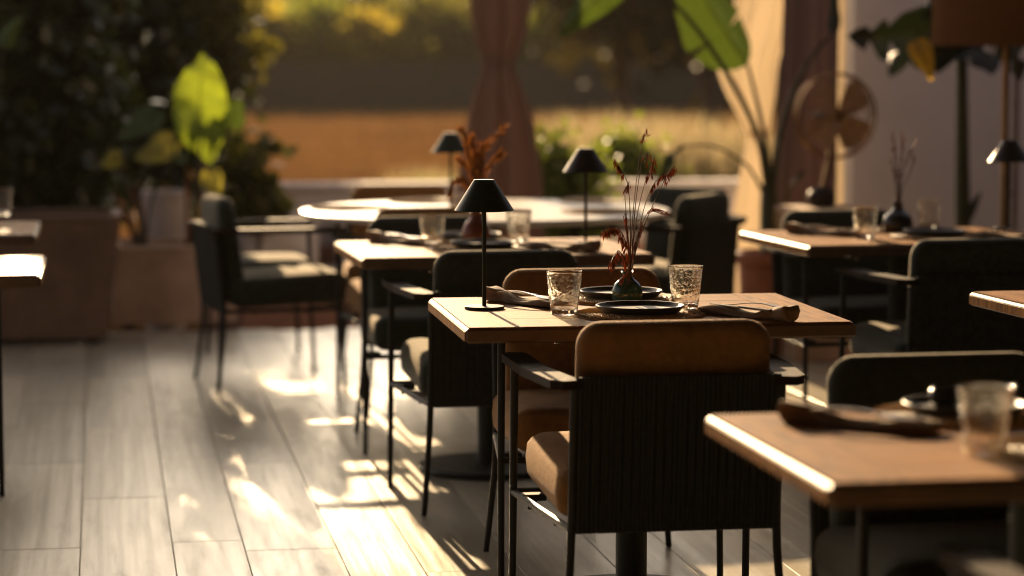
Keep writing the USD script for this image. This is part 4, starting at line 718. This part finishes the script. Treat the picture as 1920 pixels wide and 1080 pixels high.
# napkins and cutlery
def napkin(label, loc, rz, group, seed=1):
    t = thing('napkin', label, 'napkin', loc, rz, group); rng = np.random.default_rng(seed); u = np.linspace(0, 1, 40); a = np.linspace(0, 2 * np.pi, 36); L = 0.29; V = np.zeros((40, 36, 3))
    for i, s in enumerate(u):
        w = 0.028 + 0.006 * math.sin(5 * s + 1) - 0.010 * math.exp(-((s - 0.78) / 0.06) ** 2); h = 0.009 + 0.010 * max(0, s - 0.62) / 0.38 + 0.002 * math.sin(9 * s)
        if i in (0, 39): w *= 0.86; h *= 0.7
        for j, b in enumerate(a):
            c_, s_ = math.cos(b), math.sin(b); f_ = 1 + 0.10 * math.sin(3 * b + 6 * s) + 0.07 * math.sin(5 * b - 9 * s)
            V[i, j] = ((s - 0.5) * L + 0.004 * math.sin(2 * b), w * f_ * abs(c_) ** 0.7 * np.sign(c_), max(0.0005, h * (1 + abs(s_) ** 0.6 * np.sign(s_) * f_)) if s_ > -0.98 else 0.0005)
    g = grid(V); ends = [cat_([trimesh.Trimesh(np.vstack([V[e], V[e].mean(0)]), [[36, k, k + 1] if e == 0 else [36, k + 1, k] for k in range(35)], process=False)]) for e in (0, 39)]
    part(t, 'cloth', cat_([g] + ends), M['linen'], 50); return t
def strip(poly, thick, bend):
    m_ = trimesh.creation.extrude_polygon(poly, thick, engine='earcut'); m_ = m_.subdivide().subdivide(); v = m_.vertices.copy(); v[:, 2] += bend(v[:, 0]); m_.vertices = v; return m_
def fork(label, loc, rz, group):
    t = thing('fork', label, 'fork', loc, rz, group); bd = lambda x: 0.006 * np.sin((x + 0.1) / 0.2 * np.pi * 1.6) + 0.006
    part(t, 'handle', strip(Polygon([(-0.1, -0.007), (-0.094, -0.0095), (-0.08, -0.009), (0.0, -0.004), (0.03, -0.0045), (0.045, -0.010), (0.052, -0.012), (0.052, 0.012), (0.045, 0.010), (0.03, 0.0045), (0.0, 0.004), (-0.08, 0.009), (-0.094, 0.0095), (-0.1, 0.007)]), 0.002, bd), M['steel'])
    for k in range(4): y = -0.0099 + k * 0.0066; part(t, 'tine', strip(Polygon([(0.0521, y - 0.0018), (0.09, y - 0.0012), (0.1, y), (0.09, y + 0.0012), (0.0521, y + 0.0018)]), 0.0018, bd), M['steel'])
    return t
def knife(label, loc, rz, group):
    t = thing('table_knife', label, 'knife', loc, rz, group); bd = lambda x: 0 * x + 0.0005
    part(t, 'handle', strip(Polygon([(-0.11, -0.007), (-0.105, -0.009), (-0.02, -0.006), (0.0, -0.006), (0.0, 0.006), (-0.02, 0.006), (-0.105, 0.009), (-0.11, 0.007)]), 0.005, bd), M['steel'])
    part(t, 'blade', mv(strip(Polygon([(0.0005, -0.006), (0.02, -0.0095), (0.08, -0.010), (0.108, -0.002), (0.105, 0.004), (0.02, 0.006), (0.0005, 0.006)]), 0.0015, bd), 0, 0, 0.0015), M['steel']); return t
def place_setting(p0, p1, where, flip=0, cut=True):
    """Rolled napkin between two pixels on the table, cutlery lying on it."""
    a_, b_ = at(*p0, TOP + 0.01), at(*p1, TOP + 0.01); c = (a_ + b_) / 2; rz = math.degrees(math.atan2(b_[1] - a_[1], b_[0] - a_[0])) + flip; put('napkin', napkin, 'folded linen napkin ' + where, (c[0], c[1], Z1), rz, 'rolled linen napkins')
    if cut:
        d1, d2 = rz2((-0.02, 0.016), rz), rz2((-0.02, -0.014), rz)
        put('fork', fork, 'fork lying on the napkin ' + where, (c[0] + d1[0], c[1] + d1[1], Z1 + 0.0215), rz + 180 + 4, 'forks on napkins'); put('knife', knife, 'knife lying on the napkin ' + where, (c[0] + d2[0], c[1] + d2[1], Z1 + 0.0215), rz + 180 - 3, 'knives on napkins')
place_setting((1318, 578), (1496, 597), 'at the front right of the middle table')
place_setting((1062, 572), (914, 556), 'behind the lamp on the middle table')
place_setting((812, 456), (686, 446), 'at the far left of the table with the amber vase')
place_setting((1000, 461), (1100, 466), 'at the near right of the table with the amber vase')
place_setting((1606, 438), (1478, 431), 'at the far left of the right table')
place_setting((1840, 440), (1950, 446), 'at the near right of the right table, beside its lamp')
place_setting((1720, 800), (1506, 782), 'at the far left of the lower right table')


# ---------------------------------------------------------------- evening air
haze_mat = usdkit.material(stage, '/World/Looks/evening_air', {'v': ('principled_volume', {'color': (0.85, 0.8, 0.66), 'density': 0.00008, 'anisotropy': 0.6})}, [], volume='v.volume')
single('haze', box(-420, 420, -420, 420, -1.4, 9.0), haze_mat, 'warm hazy evening air over the field', 'haze', False, kind='stuff')
